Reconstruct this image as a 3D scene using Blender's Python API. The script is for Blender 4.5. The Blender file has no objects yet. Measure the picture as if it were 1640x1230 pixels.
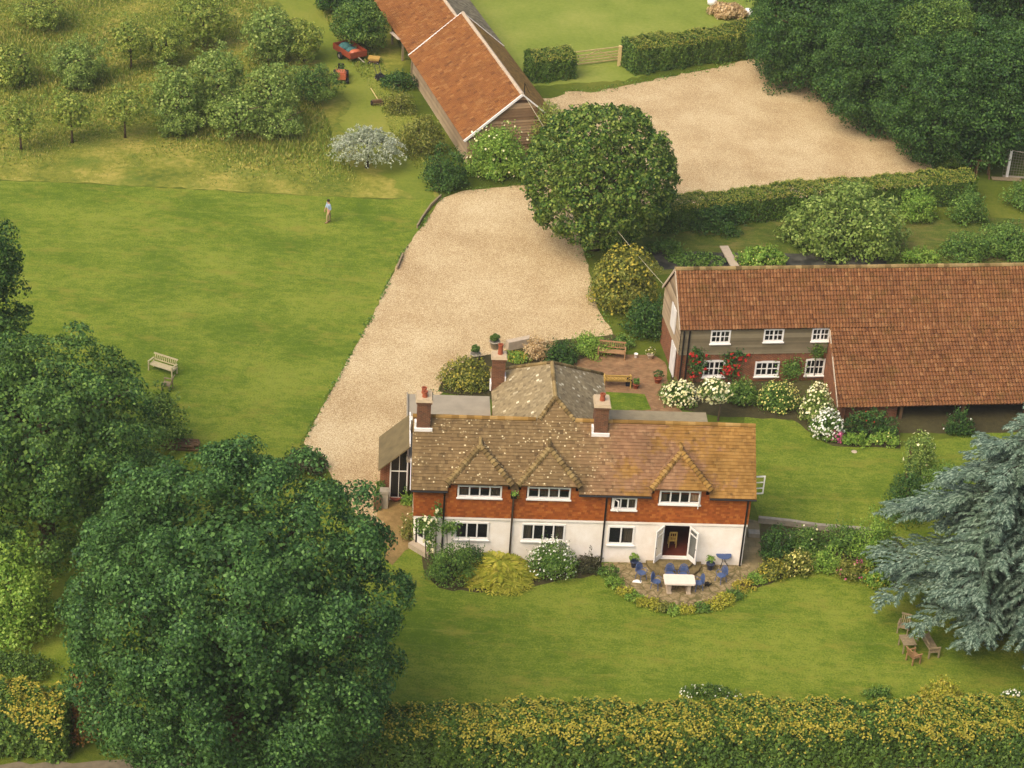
import bpy, math, random
import numpy as np
from mathutils import Vector, Matrix
SC = bpy.context.scene
COL = SC.collection
R = math.radians
# ------------------------------------------------------------------ camera, sky, sun, exposure
cd = bpy.data.cameras.new('camera'); cam = bpy.data.objects.new('camera', cd); COL.objects.link(cam)
cd.sensor_width = 36; cd.lens = 36*3616.7/1640; cd.clip_start = 1; cd.clip_end = 3000
D, RO = 0.5314, 0.067
fw = Vector((0, math.cos(D), -math.sin(D))); r0 = Vector((1, 0, 0)); u0 = r0.cross(fw)
rt = r0*math.cos(RO) + u0*math.sin(RO); up = u0*math.cos(RO) - r0*math.sin(RO)
cam.matrix_world = Matrix(((rt.x, up.x, -fw.x, 0), (rt.y, up.y, -fw.y, 0), (rt.z, up.z, -fw.z, 70), (0, 0, 0, 1)))
SC.camera = cam
SUN_EL, SUN_AZ = R(50), R(-138)          # azimuth measured from +y towards +x
W = bpy.data.worlds.new('World'); SC.world = W; W.use_nodes = True
wn = W.node_tree.nodes; wl = W.node_tree.links
sky = wn.new('ShaderNodeTexSky'); sky.sky_type = 'NISHITA'; sky.sun_disc = False
sky.sun_elevation = SUN_EL; sky.sun_rotation = SUN_AZ; sky.dust_density = 6.0; sky.air_density = 1.0; sky.ozone_density = 0.6
wl.new(sky.outputs[0], wn['Background'].inputs[0]); wn['Background'].inputs[1].default_value = 0.15
sd = bpy.data.lights.new('sun', 'SUN'); sd.energy = 1.0; sd.angle = R(45); sd.color = (1, .93, .8)
so = bpy.data.objects.new('sun', sd); COL.objects.link(so)
sdir = Vector((math.sin(SUN_AZ)*math.cos(SUN_EL), math.cos(SUN_AZ)*math.cos(SUN_EL), math.sin(SUN_EL)))
so.rotation_euler = (-sdir).to_track_quat('-Z', 'Y').to_euler(); so.location = (0, 120, 90)
SC.view_settings.view_transform = 'Standard'; SC.view_settings.look = 'None'
SC.view_settings.exposure = 0.68; SC.view_settings.gamma = 1

rng = np.random.default_rng(7)
random.seed(5)
# ------------------------------------------------------------------ materials
def lin(c, k=1.0):
    return tuple(k*((x/255/12.92) if x/255 <= .04045 else ((x/255+.055)/1.055)**2.4) for x in c)
class NT:
    def __init__(s, name):
        s.m = bpy.data.materials.new(name); s.m.use_nodes = True; s.t = s.m.node_tree
        s.b = s.t.nodes['Principled BSDF']; s.out = s.t.nodes['Material Output']
        s.tc = None
    def n(s, typ, **kw):
        x = s.t.nodes.new(typ)
        for k, v in kw.items(): setattr(x, k, v)
        return x
    def put(s, sock, v):
        if hasattr(v, 'is_linked') or isinstance(v, bpy.types.NodeSocket): s.t.links.new(v, sock)
        elif isinstance(v, (tuple, list)) and len(v) == 3 and sock.type == 'RGBA': sock.default_value = (*v, 1)
        else: sock.default_value = v
    def co(s, scale=(1, 1, 1), which='Object'):
        if not s.tc: s.tc = s.n('ShaderNodeTexCoord')
        mp = s.n('ShaderNodeMapping'); s.t.links.new(s.tc.outputs[which], mp.inputs[0])
        mp.inputs['Scale'].default_value = scale
        return mp.outputs[0]
    def noise(s, scale, detail=4, rough=.55, stretch=(1, 1, 1), which='Object', dist=0):
        x = s.n('ShaderNodeTexNoise'); x.inputs['Scale'].default_value = scale; x.inputs['Detail'].default_value = detail
        x.inputs['Roughness'].default_value = rough; x.inputs['Distortion'].default_value = dist
        s.t.links.new(s.co(stretch, which), x.inputs['Vector']); return x.outputs['Fac']
    def ramp(s, fac, stops):
        x = s.n('ShaderNodeValToRGB'); e = x.color_ramp.elements
        while len(e) < len(stops): e.new(.5)
        for i, (p, c) in enumerate(stops):
            e[i].position = p; e[i].color = (*c, 1) if not isinstance(c, (int, float)) else (c, c, c, 1)
        s.t.links.new(fac, x.inputs[0]); return x.outputs[0]
    def mix(s, f, a, b, mode='MIX'):
        x = s.n('ShaderNodeMix', data_type='RGBA', blend_type=mode)
        s.put(x.inputs[0], f); s.put(x.inputs[6], a); s.put(x.inputs[7], b); return x.outputs[2]
    def math(s, op, a, b=0.0):
        x = s.n('ShaderNodeMath', operation=op); s.put(x.inputs[0], a); s.put(x.inputs[1], b); return x.outputs[0]
    def attr(s, name):
        x = s.n('ShaderNodeAttribute'); x.attribute_name = name; return x.outputs['Fac']
    def island(s):
        return s.n('ShaderNodeNewGeometry').outputs['Random Per Island']
    def objrand(s):
        return s.n('ShaderNodeObjectInfo').outputs['Random']
    def xyz(s, which='Object'):
        x = s.n('ShaderNodeSeparateXYZ'); s.t.links.new(s.co((1, 1, 1), which), x.inputs[0]); return x.outputs
    def fin(s, col, rough=.9, spec=.25, bump=None, bs=.4, bd=.05):
        s.put(s.b.inputs['Base Color'], col); s.put(s.b.inputs['Roughness'], rough); s.b.inputs['Specular IOR Level'].default_value = spec
        if bump is not None:
            b = s.n('ShaderNodeBump'); b.inputs['Strength'].default_value = bs; b.inputs['Distance'].default_value = bd
            s.t.links.new(bump, b.inputs['Height']); s.t.links.new(b.outputs[0], s.b.inputs['Normal'])
        return s.m
K = .7
def simple(name, c, var=.25, scale=6, rough=.8, spec=.3, k=K, bump=0):
    s = NT(name); f = s.noise(scale, 5)
    d = tuple(x*(1-var) for x in lin(c, k)); l = tuple(min(.95, x*(1+var)) for x in lin(c, k))
    return s.fin(s.ramp(f, [(.3, d), (.7, l)]), rough, spec, f if bump else None, bump, .03)

def ground_mat(name, stops, big=.12, fine=3.0, stops2=None, amt=.5, bump=.5, streak=(1, 1, 1), speck=None):
    s = NT(name)
    f1 = s.noise(big, 5, .6, streak); f2 = s.noise(fine, 6, .7); f3 = s.noise(14, 3, .7)
    f = s.math('ADD', s.math('MULTIPLY', f1, .55), s.math('ADD', s.math('MULTIPLY', f2, .3), s.math('MULTIPLY', f3, .15)))
    c = s.ramp(f, stops)
    if stops2:
        g = s.ramp(s.noise(.33, 5, .65, streak), [(.5, 0.0), (.68, amt)]); c = s.mix(g, c, stops2)
    if speck:
        g = s.ramp(s.noise(26, 2, .5), [(.62, 0.0), (.68, 1.0)]); c = s.mix(g, c, speck)
    return s.fin(c, .95, .1, s.math('ADD', f2, f3), bump, .08)

m_ground = ground_mat('rough grass', [(.36, lin((70, 88, 26), K)), (.5, lin((98, 112, 34), K)), (.64, lin((130, 132, 52), K))])
def lawn_mat(name, a, b, c, dry):
    s = NT(name)
    f1 = s.noise(.16, 5, .6, (1, 1.3, 1)); f2 = s.noise(1.5, 6, .75, (.8, 1.2, 1)); f3 = s.noise(9, 4, .85)
    f = s.math('ADD', s.math('MULTIPLY', f1, .3), s.math('ADD', s.math('MULTIPLY', f2, .3), s.math('MULTIPLY', f3, .4)))
    col = s.ramp(f, [(.44, lin(a, K)), (.5, lin(b, K)), (.56, lin(c, K))])
    g = s.ramp(s.noise(.5, 6, .75, (.6, 1.5, 1)), [(.52, 0.0), (.68, .8)]); col = s.mix(g, col, lin(dry, K)); st = s.noise(1.0, 3, .6, (.12, 3.2, 1)); col = s.mix(s.ramp(st, [(.56, 0.0), (.68, .22)]), col, lin((152, 160, 72), K))
    g2 = s.ramp(s.noise(.8, 5, .7), [(.62, 0.0), (.74, .5)]); col = s.mix(g2, col, lin((84, 118, 36), K))
    g3 = s.ramp(s.noise(8, 3, .7), [(.58, 0.0), (.7, .55)]); col = s.mix(g3, col, lin((78, 98, 32), K))
    return s.fin(col, .95, .1, s.math('ADD', f2, f3), .8, .08)
m_lawn = lawn_mat('mown lawn', (96, 121, 31), (122, 141, 42), (148, 158, 58), (154, 150, 60))
m_field = ground_mat('pale field grass', [(.36, lin((112, 132, 46), K)), (.5, lin((140, 154, 62), K)), (.64, lin((164, 168, 80), K))])
m_meadow = ground_mat('unmown meadow', [(.38, lin((98, 114, 38), K)), (.5, lin((142, 144, 56), K)), (.62, lin((184, 170, 84), K))], .25, 2.0, lin((108, 128, 44), K), .85)
m_track = ground_mat('mown grass track', [(.36, lin((108, 128, 40), K)), (.5, lin((136, 146, 54), K)), (.64, lin((158, 156, 68), K))])
def gravel():
    s = NT('gravel')
    f1 = s.noise(.22, 5, .6); f2 = s.noise(5, 5, .7); f3 = s.noise(24, 2, .8)
    f3 = s.noise(15, 3, .85)
    f = s.math('ADD', s.math('MULTIPLY', f1, .16), s.math('ADD', s.math('MULTIPLY', f2, .14), s.math('MULTIPLY', f3, .7)))
    c = s.ramp(f, [(.4, lin((150, 120, 84), K)), (.47, lin((200, 170, 122), K)), (.52, lin((222, 194, 144), K)), (.58, lin((248, 230, 186), K))])
    g = s.ramp(s.noise(.28, 6, .75, (1, .6, 1)), [(.5, 0.0), (.7, .32)]); c = s.mix(g, c, lin((190, 156, 108), K))
    return s.fin(c, .95, .1, s.math('ADD', f2, f3), .6, .05)
m_gravel = gravel()
m_soil = ground_mat('bed soil', [(.36, lin((60, 56, 36), K)), (.5, lin((84, 78, 48), K)), (.64, lin((104, 104, 58), K))])
m_dirt = ground_mat('dirt path', [(.36, lin((128, 104, 62), K)), (.5, lin((166, 136, 86), K)), (.64, lin((190, 162, 108), K))], .3, 3, lin((120, 120, 60), K), .6)
def brickpave(name, a, b, mortar, sx=.22, sy=.11, k=K):
    s = NT(name); br = s.n('ShaderNodeTexBrick'); s.t.links.new(s.co(), br.inputs['Vector'])
    br.inputs['Scale'].default_value = 1; br.inputs['Brick Width'].default_value = sx; br.inputs['Row Height'].default_value = sy
    br.inputs['Mortar Size'].default_value = .012; br.inputs['Color1'].default_value = (*lin(a, k), 1); br.inputs['Color2'].default_value = (*lin(b, k), 1)
    br.inputs['Mortar'].default_value = (*lin(mortar, k), 1); br.inputs['Bias'].default_value = 0
    f = s.noise(1.3, 5, .65); c = s.mix(.8, br.outputs['Color'], s.ramp(f, [(.3, (.5, .5, .45)), (.7, (1.25, 1.2, 1.1))]), 'MULTIPLY')
    return s.fin(c, .9, .2, br.outputs['Fac'], -.3, .02)
m_terrace = brickpave('brick terrace paving', (176, 138, 100), (150, 108, 76), (150, 126, 92))
def crazy(name, stops, mortar, sc):
    s = NT(name); v = s.n('ShaderNodeTexVoronoi', feature='DISTANCE_TO_EDGE'); v.inputs['Scale'].default_value = sc; s.t.links.new(s.co(), v.inputs['Vector'])
    c = s.ramp(s.noise(3.2, 6, .75), [(p, lin(q, K)) for p, q in stops]); c = s.mix(s.ramp(v.outputs['Distance'], [(.02, .8), (.07, 0.0)]), c, lin(mortar, K))
    return s.fin(c, .95, .15, s.noise(8, 4), .4, .03)
m_patio = crazy('stone patio paving', [(.35, (120, 104, 66)), (.5, (158, 138, 98)), (.65, (188, 168, 128))], (104, 98, 56), 1.9)
m_path = brickpave('stone path paving', (160, 144, 106), (142, 128, 92), (122, 112, 74), .8, .6)
m_lane = simple('lane surface', (132, 120, 96), .2, 3)
def pond():
    s = NT('pond water'); f = s.noise(.9, 5); c = s.ramp(f, [(.4, lin((44, 44, 38))), (.6, lin((82, 80, 70)))])
    return s.fin(c, .7, .15, s.noise(6, 3), .3, .03)
m_pond = pond()

def leaf(name, cols, patch=.5, hue2=None, trans=.3, rough=.55):
    """cols: dark..light leaf tones picked leaf by leaf; hue2: a second tone in broad patches"""
    s = NT(name); r = s.island(); f = s.noise(patch, 3)
    n = len(cols); c = s.ramp(r, [(i/max(1, n-1), lin(x, 1)) for i, x in enumerate(cols)])
    if hue2:
        c = s.mix(s.ramp(f, [(.45, 0.0), (.62, .75)]), c, s.mix(.5, c, lin(hue2, 1)))
    s.fin(c, rough, .25)
    tr = s.n('ShaderNodeBsdfTranslucent'); s.t.links.new(c, tr.inputs[0])
    mx = s.n('ShaderNodeMixShader'); mx.inputs[0].default_value = trans
    s.t.links.new(s.b.outputs[0], mx.inputs[1]); s.t.links.new(tr.outputs[0], mx.inputs[2]); s.t.links.new(mx.outputs[0], s.out.inputs[0])
    return s.m
L = {
 'oak': leaf('dark oak leaves', [(38, 66, 34), (54, 88, 42), (76, 114, 54), (114, 152, 76)], .3, (80, 114, 48)),
 'broad': leaf('mid green leaves', [(48, 78, 36), (70, 102, 42), (98, 130, 52), (138, 162, 72)], .3, (130, 146, 60)),
 'dark': leaf('deep green leaves', [(36, 64, 30), (50, 82, 36), (68, 102, 42), (98, 132, 56)], .35, (82, 112, 42)),
 'lime': leaf('clipped lime leaves', [(38, 68, 26), (58, 90, 32), (84, 114, 40), (116, 142, 54), (162, 172, 82)], .5, (104, 118, 38)),
 'left': leaf('left tree leaves', [(42, 72, 34), (60, 94, 42), (84, 120, 50), (124, 152, 68)], .3, (104, 132, 54)),
 'orchard': leaf('orchard leaves', [(88, 112, 42), (114, 134, 50), (146, 160, 64), (180, 182, 88)], .5, (116, 140, 58)),
 'grey': leaf('grey green leaves', [(80, 106, 44), (106, 132, 56), (134, 156, 70), (174, 188, 102)], .5, (124, 142, 56)),
 'olive': leaf('olive shrub leaves', [(86, 98, 38), (110, 120, 46), (138, 140, 58), (164, 158, 78)], .6, (96, 112, 44)),
 'mid': leaf('shrub leaves', [(60, 92, 38), (82, 116, 46), (104, 138, 56), (134, 160, 72)], .7, (116, 138, 52)),
 'bright': leaf('bright green leaves', [(84, 122, 40), (108, 146, 50), (132, 164, 62), (162, 184, 84)], .7, (142, 160, 58)),
 'yellow': leaf('yellow leaves', [(124, 128, 44), (152, 148, 50), (178, 162, 56), (202, 182, 76)], .5, (132, 138, 50)),
 'gold': leaf('golden conifer sprays', [(126, 136, 40), (154, 156, 48), (182, 176, 60), (204, 192, 84)], .6, (140, 150, 50)),
 'silver': leaf('silver leaves', [(132, 142, 112), (160, 168, 138), (188, 194, 168), (216, 218, 198)], .8, (140, 152, 104)),
 'cedar': leaf('blue green needles', [(54, 74, 60), (78, 100, 82), (106, 126, 106), (150, 168, 144)], .5, (94, 114, 82), .12),
 'hedge': leaf('hedge leaves', [(50, 78, 32), (70, 98, 38), (92, 122, 46), (124, 148, 62)], .5, (100, 126, 44)),
 'hedgetop': leaf('sunlit hedge leaves', [(108, 124, 44), (130, 142, 52), (152, 154, 62), (172, 160, 78)], .5, (120, 140, 50)),  # paler copy of the hedge leaves; sunlight on the tops put into colour
 'brown': leaf('bronze leaves', [(120, 84, 40), (146, 102, 48), (170, 122, 58), (188, 146, 78)], .6, (132, 108, 46)),
 'straw': leaf('dry grass', [(170, 140, 92), (194, 164, 112), (212, 184, 136), (228, 206, 164)], .6, (150, 128, 78)),
 'white': leaf('white blossom', [(226, 222, 196), (240, 238, 220), (250, 250, 240)], .5, None, .2),
 'cream': leaf('cream blossom', [(226, 216, 150), (240, 232, 180), (250, 246, 212)], .5, None, .2),
 'red': leaf('red roses', [(150, 30, 24), (180, 40, 30), (200, 60, 46)], .5, None, .2),
 'pink': leaf('pink flowers', [(176, 70, 110), (196, 96, 130), (214, 130, 156)], .5, None, .2),
 'paleyellow': leaf('pale yellow blossom', [(200, 190, 96), (220, 210, 120), (236, 228, 150)], .5, None, .2),
 'purple': leaf('dark purple leaves', [(58, 56, 38), (74, 72, 46), (92, 92, 54)], .5, (70, 84, 44)),
 'blades': leaf('meadow blades', [(94, 118, 44), (120, 138, 52), (150, 152, 68), (188, 176, 98)], .16, (110, 134, 46)),
}
m_bark = simple('bark', (96, 82, 62), .4, 5, .95, .1, K, .6)
m_barkdark = simple('dark bark', (66, 58, 46), .4, 5, .95, .1, K, .6)
def render_wall():
    s = NT('white painted render'); f = s.noise(1.2, 6, .65); g = s.noise(.5, 4, .6, (1, 1, .35))
    c = s.ramp(f, [(.3, lin((240, 226, 206), .93)), (.65, lin((252, 242, 228), .95))])
    c = s.mix(s.ramp(g, [(.55, 0.0), (.75, .4)]), c, lin((222, 200, 170), .85)); z = s.xyz()[2]
    c = s.mix(s.math('MULTIPLY', s.ramp(s.math('ADD', s.math('MULTIPLY', z, 1.1), s.math('MULTIPLY', s.noise(3, 5, .7), .7)), [(.25, .75), (.85, 0.0)]), .45), c, lin((186, 172, 134), .8))
    return s.fin(c, .9, .2, s.noise(9, 4), .2, .02)
m_render = render_wall()
def tint_mat(name, stops, rough=.85, var=None, lichen=None, k=.8):
    s = NT(name); t = s.attr('tint'); c = s.ramp(t, [(p, lin(q, k)) for p, q in stops])
    f = s.noise(.8, 5, .7)
    c = s.mix(.75, c, s.ramp(f, [(.3, (.8, .8, .8)), (.7, (1.2, 1.18, 1.12))]), 'MULTIPLY')
    if lichen:
        g = s.ramp(s.noise(1.1, 6, .75), [(.5, 0.0), (.66, .85)]); c = s.mix(g, c, lin(lichen, k))
    return s.fin(c, rough, .2, s.noise(20, 3), .3, .02)
m_tilehang = tint_mat('hung clay tiles', [(0, (148, 78, 32)), (.3, (165, 88, 35)), (.7, (175, 96, 39)), (1, (190, 114, 52))], k=.74)
def main_roof():
    s = NT('lichened clay roof tiles'); t = s.attr('tint'); x = s.xyz()
    grey = s.ramp(t, [(0, lin((112, 90, 60), .6)), (.06, lin((138, 113, 76), .6)), (.8, lin((150, 124, 84), .6)), (1, lin((166, 140, 96), .6))])
    warm = s.ramp(t, [(0, lin((140, 102, 70), .54)), (.06, lin((164, 122, 88), .54)), (.8, lin((178, 136, 98), .54)), (1, lin((194, 152, 112), .54))])
    n1 = s.noise(.8, 5, .7)
    px = s.math('ADD', x[0], s.math('MULTIPLY', s.math('SUBTRACT', n1, .5), 5))
    vo = s.n('ShaderNodeTexVoronoi'); vo.inputs['Scale'].default_value = 4.6; s.t.links.new(s.co(), vo.inputs['Vector'])
    sp = s.math('MULTIPLY', s.ramp(vo.outputs['Distance'], [(.16, 1.0), (.24, 0.0)]), s.ramp(s.noise(1.6, 5, .8), [(.4, 0.0), (.56, 1.0)]))
    grey = s.mix(sp, grey, lin((244, 226, 178), .8))
    left = s.ramp(s.math('ADD', s.math('MULTIPLY', px, .35), 3.35), [(.0, 0.0), (1., 1.0)])
    c = s.mix(left, grey, warm)
    li = s.math('ADD', s.math('MULTIPLY', s.noise(.55, 6, .75), 1.5), s.math('MULTIPLY', s.math('ADD', x[0], 8), .05))
    li = s.math('MULTIPLY', s.ramp(li, [(.88, 0.0), (1.1, .7)]), left)
    c = s.mix(li, c, s.ramp(t, [(0, lin((164, 120, 46), .56)), (1, lin((192, 146, 64), .56))]))
    g = s.ramp(s.noise(2.6, 4, .7), [(.57, 0.0), (.68, .55)]); c = s.mix(g, c, lin((84, 68, 42), .6)); big = s.noise(.45, 5, .7); c = s.mix(.8, c, s.ramp(big, [(.35, (.78, .78, .76)), (.65, (1.2, 1.18, 1.14))]), 'MULTIPLY')
    return s.fin(c, .92, .15, s.noise(22, 3), .3, .02)
m_mainroof = main_roof()
m_wingroof = tint_mat('pale lichened roof tiles', [(0, (122, 106, 78)), (.1, (142, 125, 92)), (.8, (160, 142, 106)), (.96, (172, 155, 118)), (.985, (226, 214, 180))])
m_bonnet = tint_mat('bonnet hip tiles', [(0, (110, 90, 54)), (.4, (150, 126, 78)), (1, (184, 158, 104))], k=.6)
m_ridge = tint_mat('lichened ridge tiles', [(0, (140, 106, 52)), (.5, (176, 136, 68)), (1, (200, 162, 98))], k=.62)
m_annexroof = tint_mat('brown pantiles', [(0, (122, 78, 46)), (.08, (146, 96, 57)), (.8, (162, 110, 68)), (1, (178, 128, 82))], .85, None, (134, 98, 50), .54)
m_barnroof = tint_mat('orange pantiles', [(0, (140, 88, 48)), (.08, (166, 106, 56)), (.8, (178, 118, 62)), (1, (194, 138, 82))], .85, None, None, .5)
m_mossroof = tint_mat('mossy brown roofing', [(0, (112, 86, 40)), (.5, (136, 104, 48)), (1, (150, 116, 56))], .9)
m_greyroof = tint_mat('grey weathered roofing', [(0, (100, 92, 72)), (.5, (124, 114, 90)), (1, (144, 134, 106))], .9)
m_felt = simple('grey felt roofing', (172, 160, 136), .12, 1.5)
m_felt2 = simple('weathered lead roofing', (158, 144, 112), .15, 2)
m_slab = simple('roof underside', (60, 48, 36), .2)
def brickwall(name, a, b, mortar):
    s = NT(name); x = s.xyz(); cb = s.n('ShaderNodeCombineXYZ')
    s.t.links.new(s.math('ADD', x[0], x[1]), cb.inputs[0]); s.t.links.new(x[2], cb.inputs[1])
    br = s.n('ShaderNodeTexBrick'); s.t.links.new(cb.outputs[0], br.inputs['Vector']); br.inputs['Scale'].default_value = 1
    br.inputs['Brick Width'].default_value = .225; br.inputs['Row Height'].default_value = .075; br.inputs['Mortar Size'].default_value = .01
    br.inputs['Color1'].default_value = (*lin(a, .8), 1); br.inputs['Color2'].default_value = (*lin(b, .8), 1); br.inputs['Mortar'].default_value = (*lin(mortar, .8), 1)
    c = s.mix(.8, br.outputs['Color'], s.ramp(s.noise(2.5, 5, .7), [(.3, (.6, .6, .6)), (.7, (1.3, 1.25, 1.2))]), 'MULTIPLY')
    return s.fin(c, .9, .2, br.outputs['Fac'], -.3, .01)
m_brick = brickwall('red brick', (150, 84, 50), (120, 66, 42), (150, 126, 96))
m_chimbrick = brickwall('sooty brown brick', (132, 84, 56), (104, 68, 48), (128, 106, 80))
m_board = tint_mat('weathered boards', [(0, (56, 48, 36)), (.1, (100, 90, 68)), (.5, (124, 112, 86)), (1, (148, 136, 108))])  # lowest stop is the shade painted under the laps
m_gableboard = tint_mat('reddish weathered boards', [(0, (60, 44, 30)), (.1, (124, 96, 66)), (.5, (156, 126, 92)), (1, (178, 150, 114))])
m_paleboard = tint_mat('silvered boards', [(0, (70, 58, 44)), (.1, (142, 122, 96)), (.5, (164, 142, 112)), (1, (184, 164, 134))])
m_white = simple('white paint', (238, 232, 222), .04, 3, .5, .4, .92)
m_whitewall = simple('whitewashed wall', (222, 216, 206), .1, 2, .9, .2, .85)
m_stone = simple('pale stone', (206, 186, 158), .12, 5)
m_stonecap = simple('chimney cap mortar', (208, 184, 146), .12, 5)
m_greystone = simple('grey stone', (168, 158, 136), .2, 4)
m_terracotta = simple('terracotta', (172, 92, 58), .15, 6)
m_black = simple('black iron', (30, 27, 24), .1, 5, .5, .4)
m_dark = simple('dark interior', (34, 28, 24), .2, 2)  # near-black colour carries the shade of unlit interiors
m_redfloor = simple('red brown floor', (110, 50, 30), .2, 3)
m_teak = simple('weathered teak', (176, 136, 92), .18, 8)
m_greywood = simple('greyed timber', (158, 140, 106), .2, 8)
m_benchwood = simple('pale silvered bench timber', (204, 190, 146), .15, 8)
m_palewood = simple('pale fresh timber', (216, 190, 128), .12, 6)
m_yellowwood = simple('yellow pine', (206, 166, 84), .12, 6)
m_oldwood = simple('old brown timber', (112, 86, 56), .25, 5)
m_blue = simple('blue painted iron', (84, 104, 146), .12, 6, .5, .4)
m_bluepot = simple('blue glazed pot', (40, 54, 90), .12, 6, .3, .5)
m_concrete = simple('concrete', (178, 170, 150), .15, 5)
m_red = simple('faded red paint', (164, 78, 50), .15, 5, .5, .4)
m_orange = simple('orange red paint', (206, 112, 74), .12, 5, .45, .4)
m_teal = simple('teal tarpaulin', (70, 120, 116), .2, 5)
m_rubber = simple('rubber', (34, 33, 31), .1, 5, .8)
m_skin = simple('skin', (206, 156, 124), .05, 5, .6)
m_hair = simple('dark hair', (48, 36, 28), .1, 9)
m_shirt = simple('pale blue shirt', (172, 192, 214), .06, 6)
m_khaki = simple('khaki cloth', (186, 164, 116), .06, 6)
m_curtain = simple('curtain cloth', (178, 152, 118), .1, 5)
def glass():
    s = NT('window glass'); s.b.inputs['Base Color'].default_value = (.02, .022, .022, 1); s.b.inputs['Roughness'].default_value = .04
    tr = s.n('ShaderNodeBsdfTransparent'); tr.inputs[0].default_value = (.75, .78, .76, 1); mx = s.n('ShaderNodeMixShader'); mx.inputs[0].default_value = .55
    s.t.links.new(s.b.outputs[0], mx.inputs[1]); s.t.links.new(tr.outputs[0], mx.inputs[2]); s.t.links.new(mx.outputs[0], s.out.inputs[0]); return s.m
m_glass = glass()

# ------------------------------------------------------------------ object helpers
def tag(o, label=None, cat=None, group=None, kind=None):
    if label: o['label'] = label
    if cat: o['category'] = cat
    if group: o['group'] = group
    if kind: o['kind'] = kind
    return o
def thing(name, label, cat, loc=(0, 0, 0), rz=0, group=None):
    o = bpy.data.objects.new(name, None); COL.objects.link(o); o.location = (loc[0], loc[1], loc[2] if len(loc) > 2 else 0); o.rotation_euler = (0, 0, rz)
    o.empty_display_size = .3
    return tag(o, label, cat, group)
def link(name, me, mat, parent=None):
    o = bpy.data.objects.new(name, me); COL.objects.link(o)
    if mat: me.materials.append(mat)
    if parent: o.parent = parent
    return o
class MB:
    def __init__(s): s.v = []; s.f = []; s.t = []
    def add(s, vs, fs, t=None):
        b = len(s.v); s.v += [tuple(x) for x in vs]
        for f in fs: s.f.append([b+i for i in f]); s.t.append(random.random() if t is None else t)
        return s
    def quad(s, *p, t=None): return s.add(p, [list(range(len(p)))], t)
    def box(s, x0, x1, y0, y1, z0, z1, M=None, t=None):
        vs = [Vector((x, y, z)) for z in (z0, z1) for y in (y0, y1) for x in (x0, x1)]
        if M is not None: vs = [M @ v for v in vs]
        return s.add(vs, [(0, 2, 3, 1), (4, 5, 7, 6), (0, 1, 5, 4), (2, 6, 7, 3), (0, 4, 6, 2), (1, 3, 7, 5)], random.random() if t is None else t)
    def bar(s, p, q, w, h=None, upv=(0, 0, 1)):
        p = Vector(p); q = Vector(q); h = h or w; a = (q-p).normalized(); u = Vector(upv)
        if abs(a.dot(u)) > .98: u = Vector((0, 1, 0))
        x = a.cross(u).normalized()*w/2; y = x.cross(a).normalized()*h/2
        vs = [p-x-y, p+x-y, p+x+y, p-x+y, q-x-y, q+x-y, q+x+y, q-x+y]
        return s.add(vs, [(3, 2, 1, 0), (4, 5, 6, 7), (0, 1, 5, 4), (1, 2, 6, 5), (2, 3, 7, 6), (3, 0, 4, 7)], random.random())
    def tube(s, pts, r, n=6, cap=True):
        pts = [Vector(p) for p in pts]; rs = r if isinstance(r, (list, tuple)) else [r]*len(pts); vs = []; fs = []
        for i, p in enumerate(pts):
            a = (pts[min(i+1, len(pts)-1)]-pts[max(i-1, 0)]).normalized(); u = Vector((0, 0, 1)) if abs(a.z) < .95 else Vector((0, 1, 0))
            x = a.cross(u).normalized(); y = x.cross(a)
            for k in range(n): vs.append(p + (x*math.cos(2*math.pi*k/n)+y*math.sin(2*math.pi*k/n))*rs[i])
        for i in range(len(pts)-1):
            for k in range(n): fs.append((i*n+k, i*n+(k+1) % n, (i+1)*n+(k+1) % n, (i+1)*n+k))
        if cap: fs += [tuple(range(n-1, -1, -1)), tuple(range((len(pts)-1)*n, len(pts)*n))]
        return s.add(vs, fs, random.random())
    def lathe(s, prof, c=(0, 0, 0), n=14):
        c = Vector(c); vs = []; fs = []
        for (r, z) in prof:
            for k in range(n): vs.append(c+Vector((r*math.cos(2*math.pi*k/n), r*math.sin(2*math.pi*k/n), z)))
        for i in range(len(prof)-1):
            for k in range(n): fs.append((i*n+k, i*n+(k+1) % n, (i+1)*n+(k+1) % n, (i+1)*n+k))
        fs += [tuple(range(n-1, -1, -1)), tuple(range((len(prof)-1)*n, len(prof)*n))]
        return s.add(vs, fs, random.random())
    def prism(s, poly, z0, z1):
        n = len(poly); vs = [(x, y, z0) for x, y in poly]+[(x, y, z1) for x, y in poly]
        return s.add(vs, [tuple(range(n-1, -1, -1)), tuple(range(n, 2*n))]+[(i, (i+1) % n, n+(i+1) % n, n+i) for i in range(n)], random.random())
    def build(s, name, mat, parent=None, smooth=False):
        me = bpy.data.meshes.new(name); me.from_pydata([tuple(v) for v in s.v], [], s.f)
        a = me.attributes.new('tint', 'FLOAT', 'FACE'); a.data.foreach_set('value', np.array(s.t, dtype=np.float32))
        if smooth: me.polygons.foreach_set('use_smooth', np.ones(len(me.polygons), dtype=bool))
        return link(name, me, mat, parent)
def quads_np(name, V, mat, parent=None, nv=4):
    """V: (n, nv, 3) separate faces"""
    V = np.asarray(V, dtype=np.float32); n = len(V); me = bpy.data.meshes.new(name)
    me.vertices.add(n*nv); me.vertices.foreach_set('co', V.reshape(-1))
    me.loops.add(n*nv); me.loops.foreach_set('vertex_index', np.arange(n*nv, dtype=np.int32))
    me.polygons.add(n); me.polygons.foreach_set('loop_start', np.arange(0, n*nv, nv, dtype=np.int32))
    me.update(calc_edges=True); me.validate()
    return link(name, me, mat, parent)
def nrm(a): return a/np.maximum(1e-9, np.linalg.norm(a, axis=-1, keepdims=True))
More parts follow.
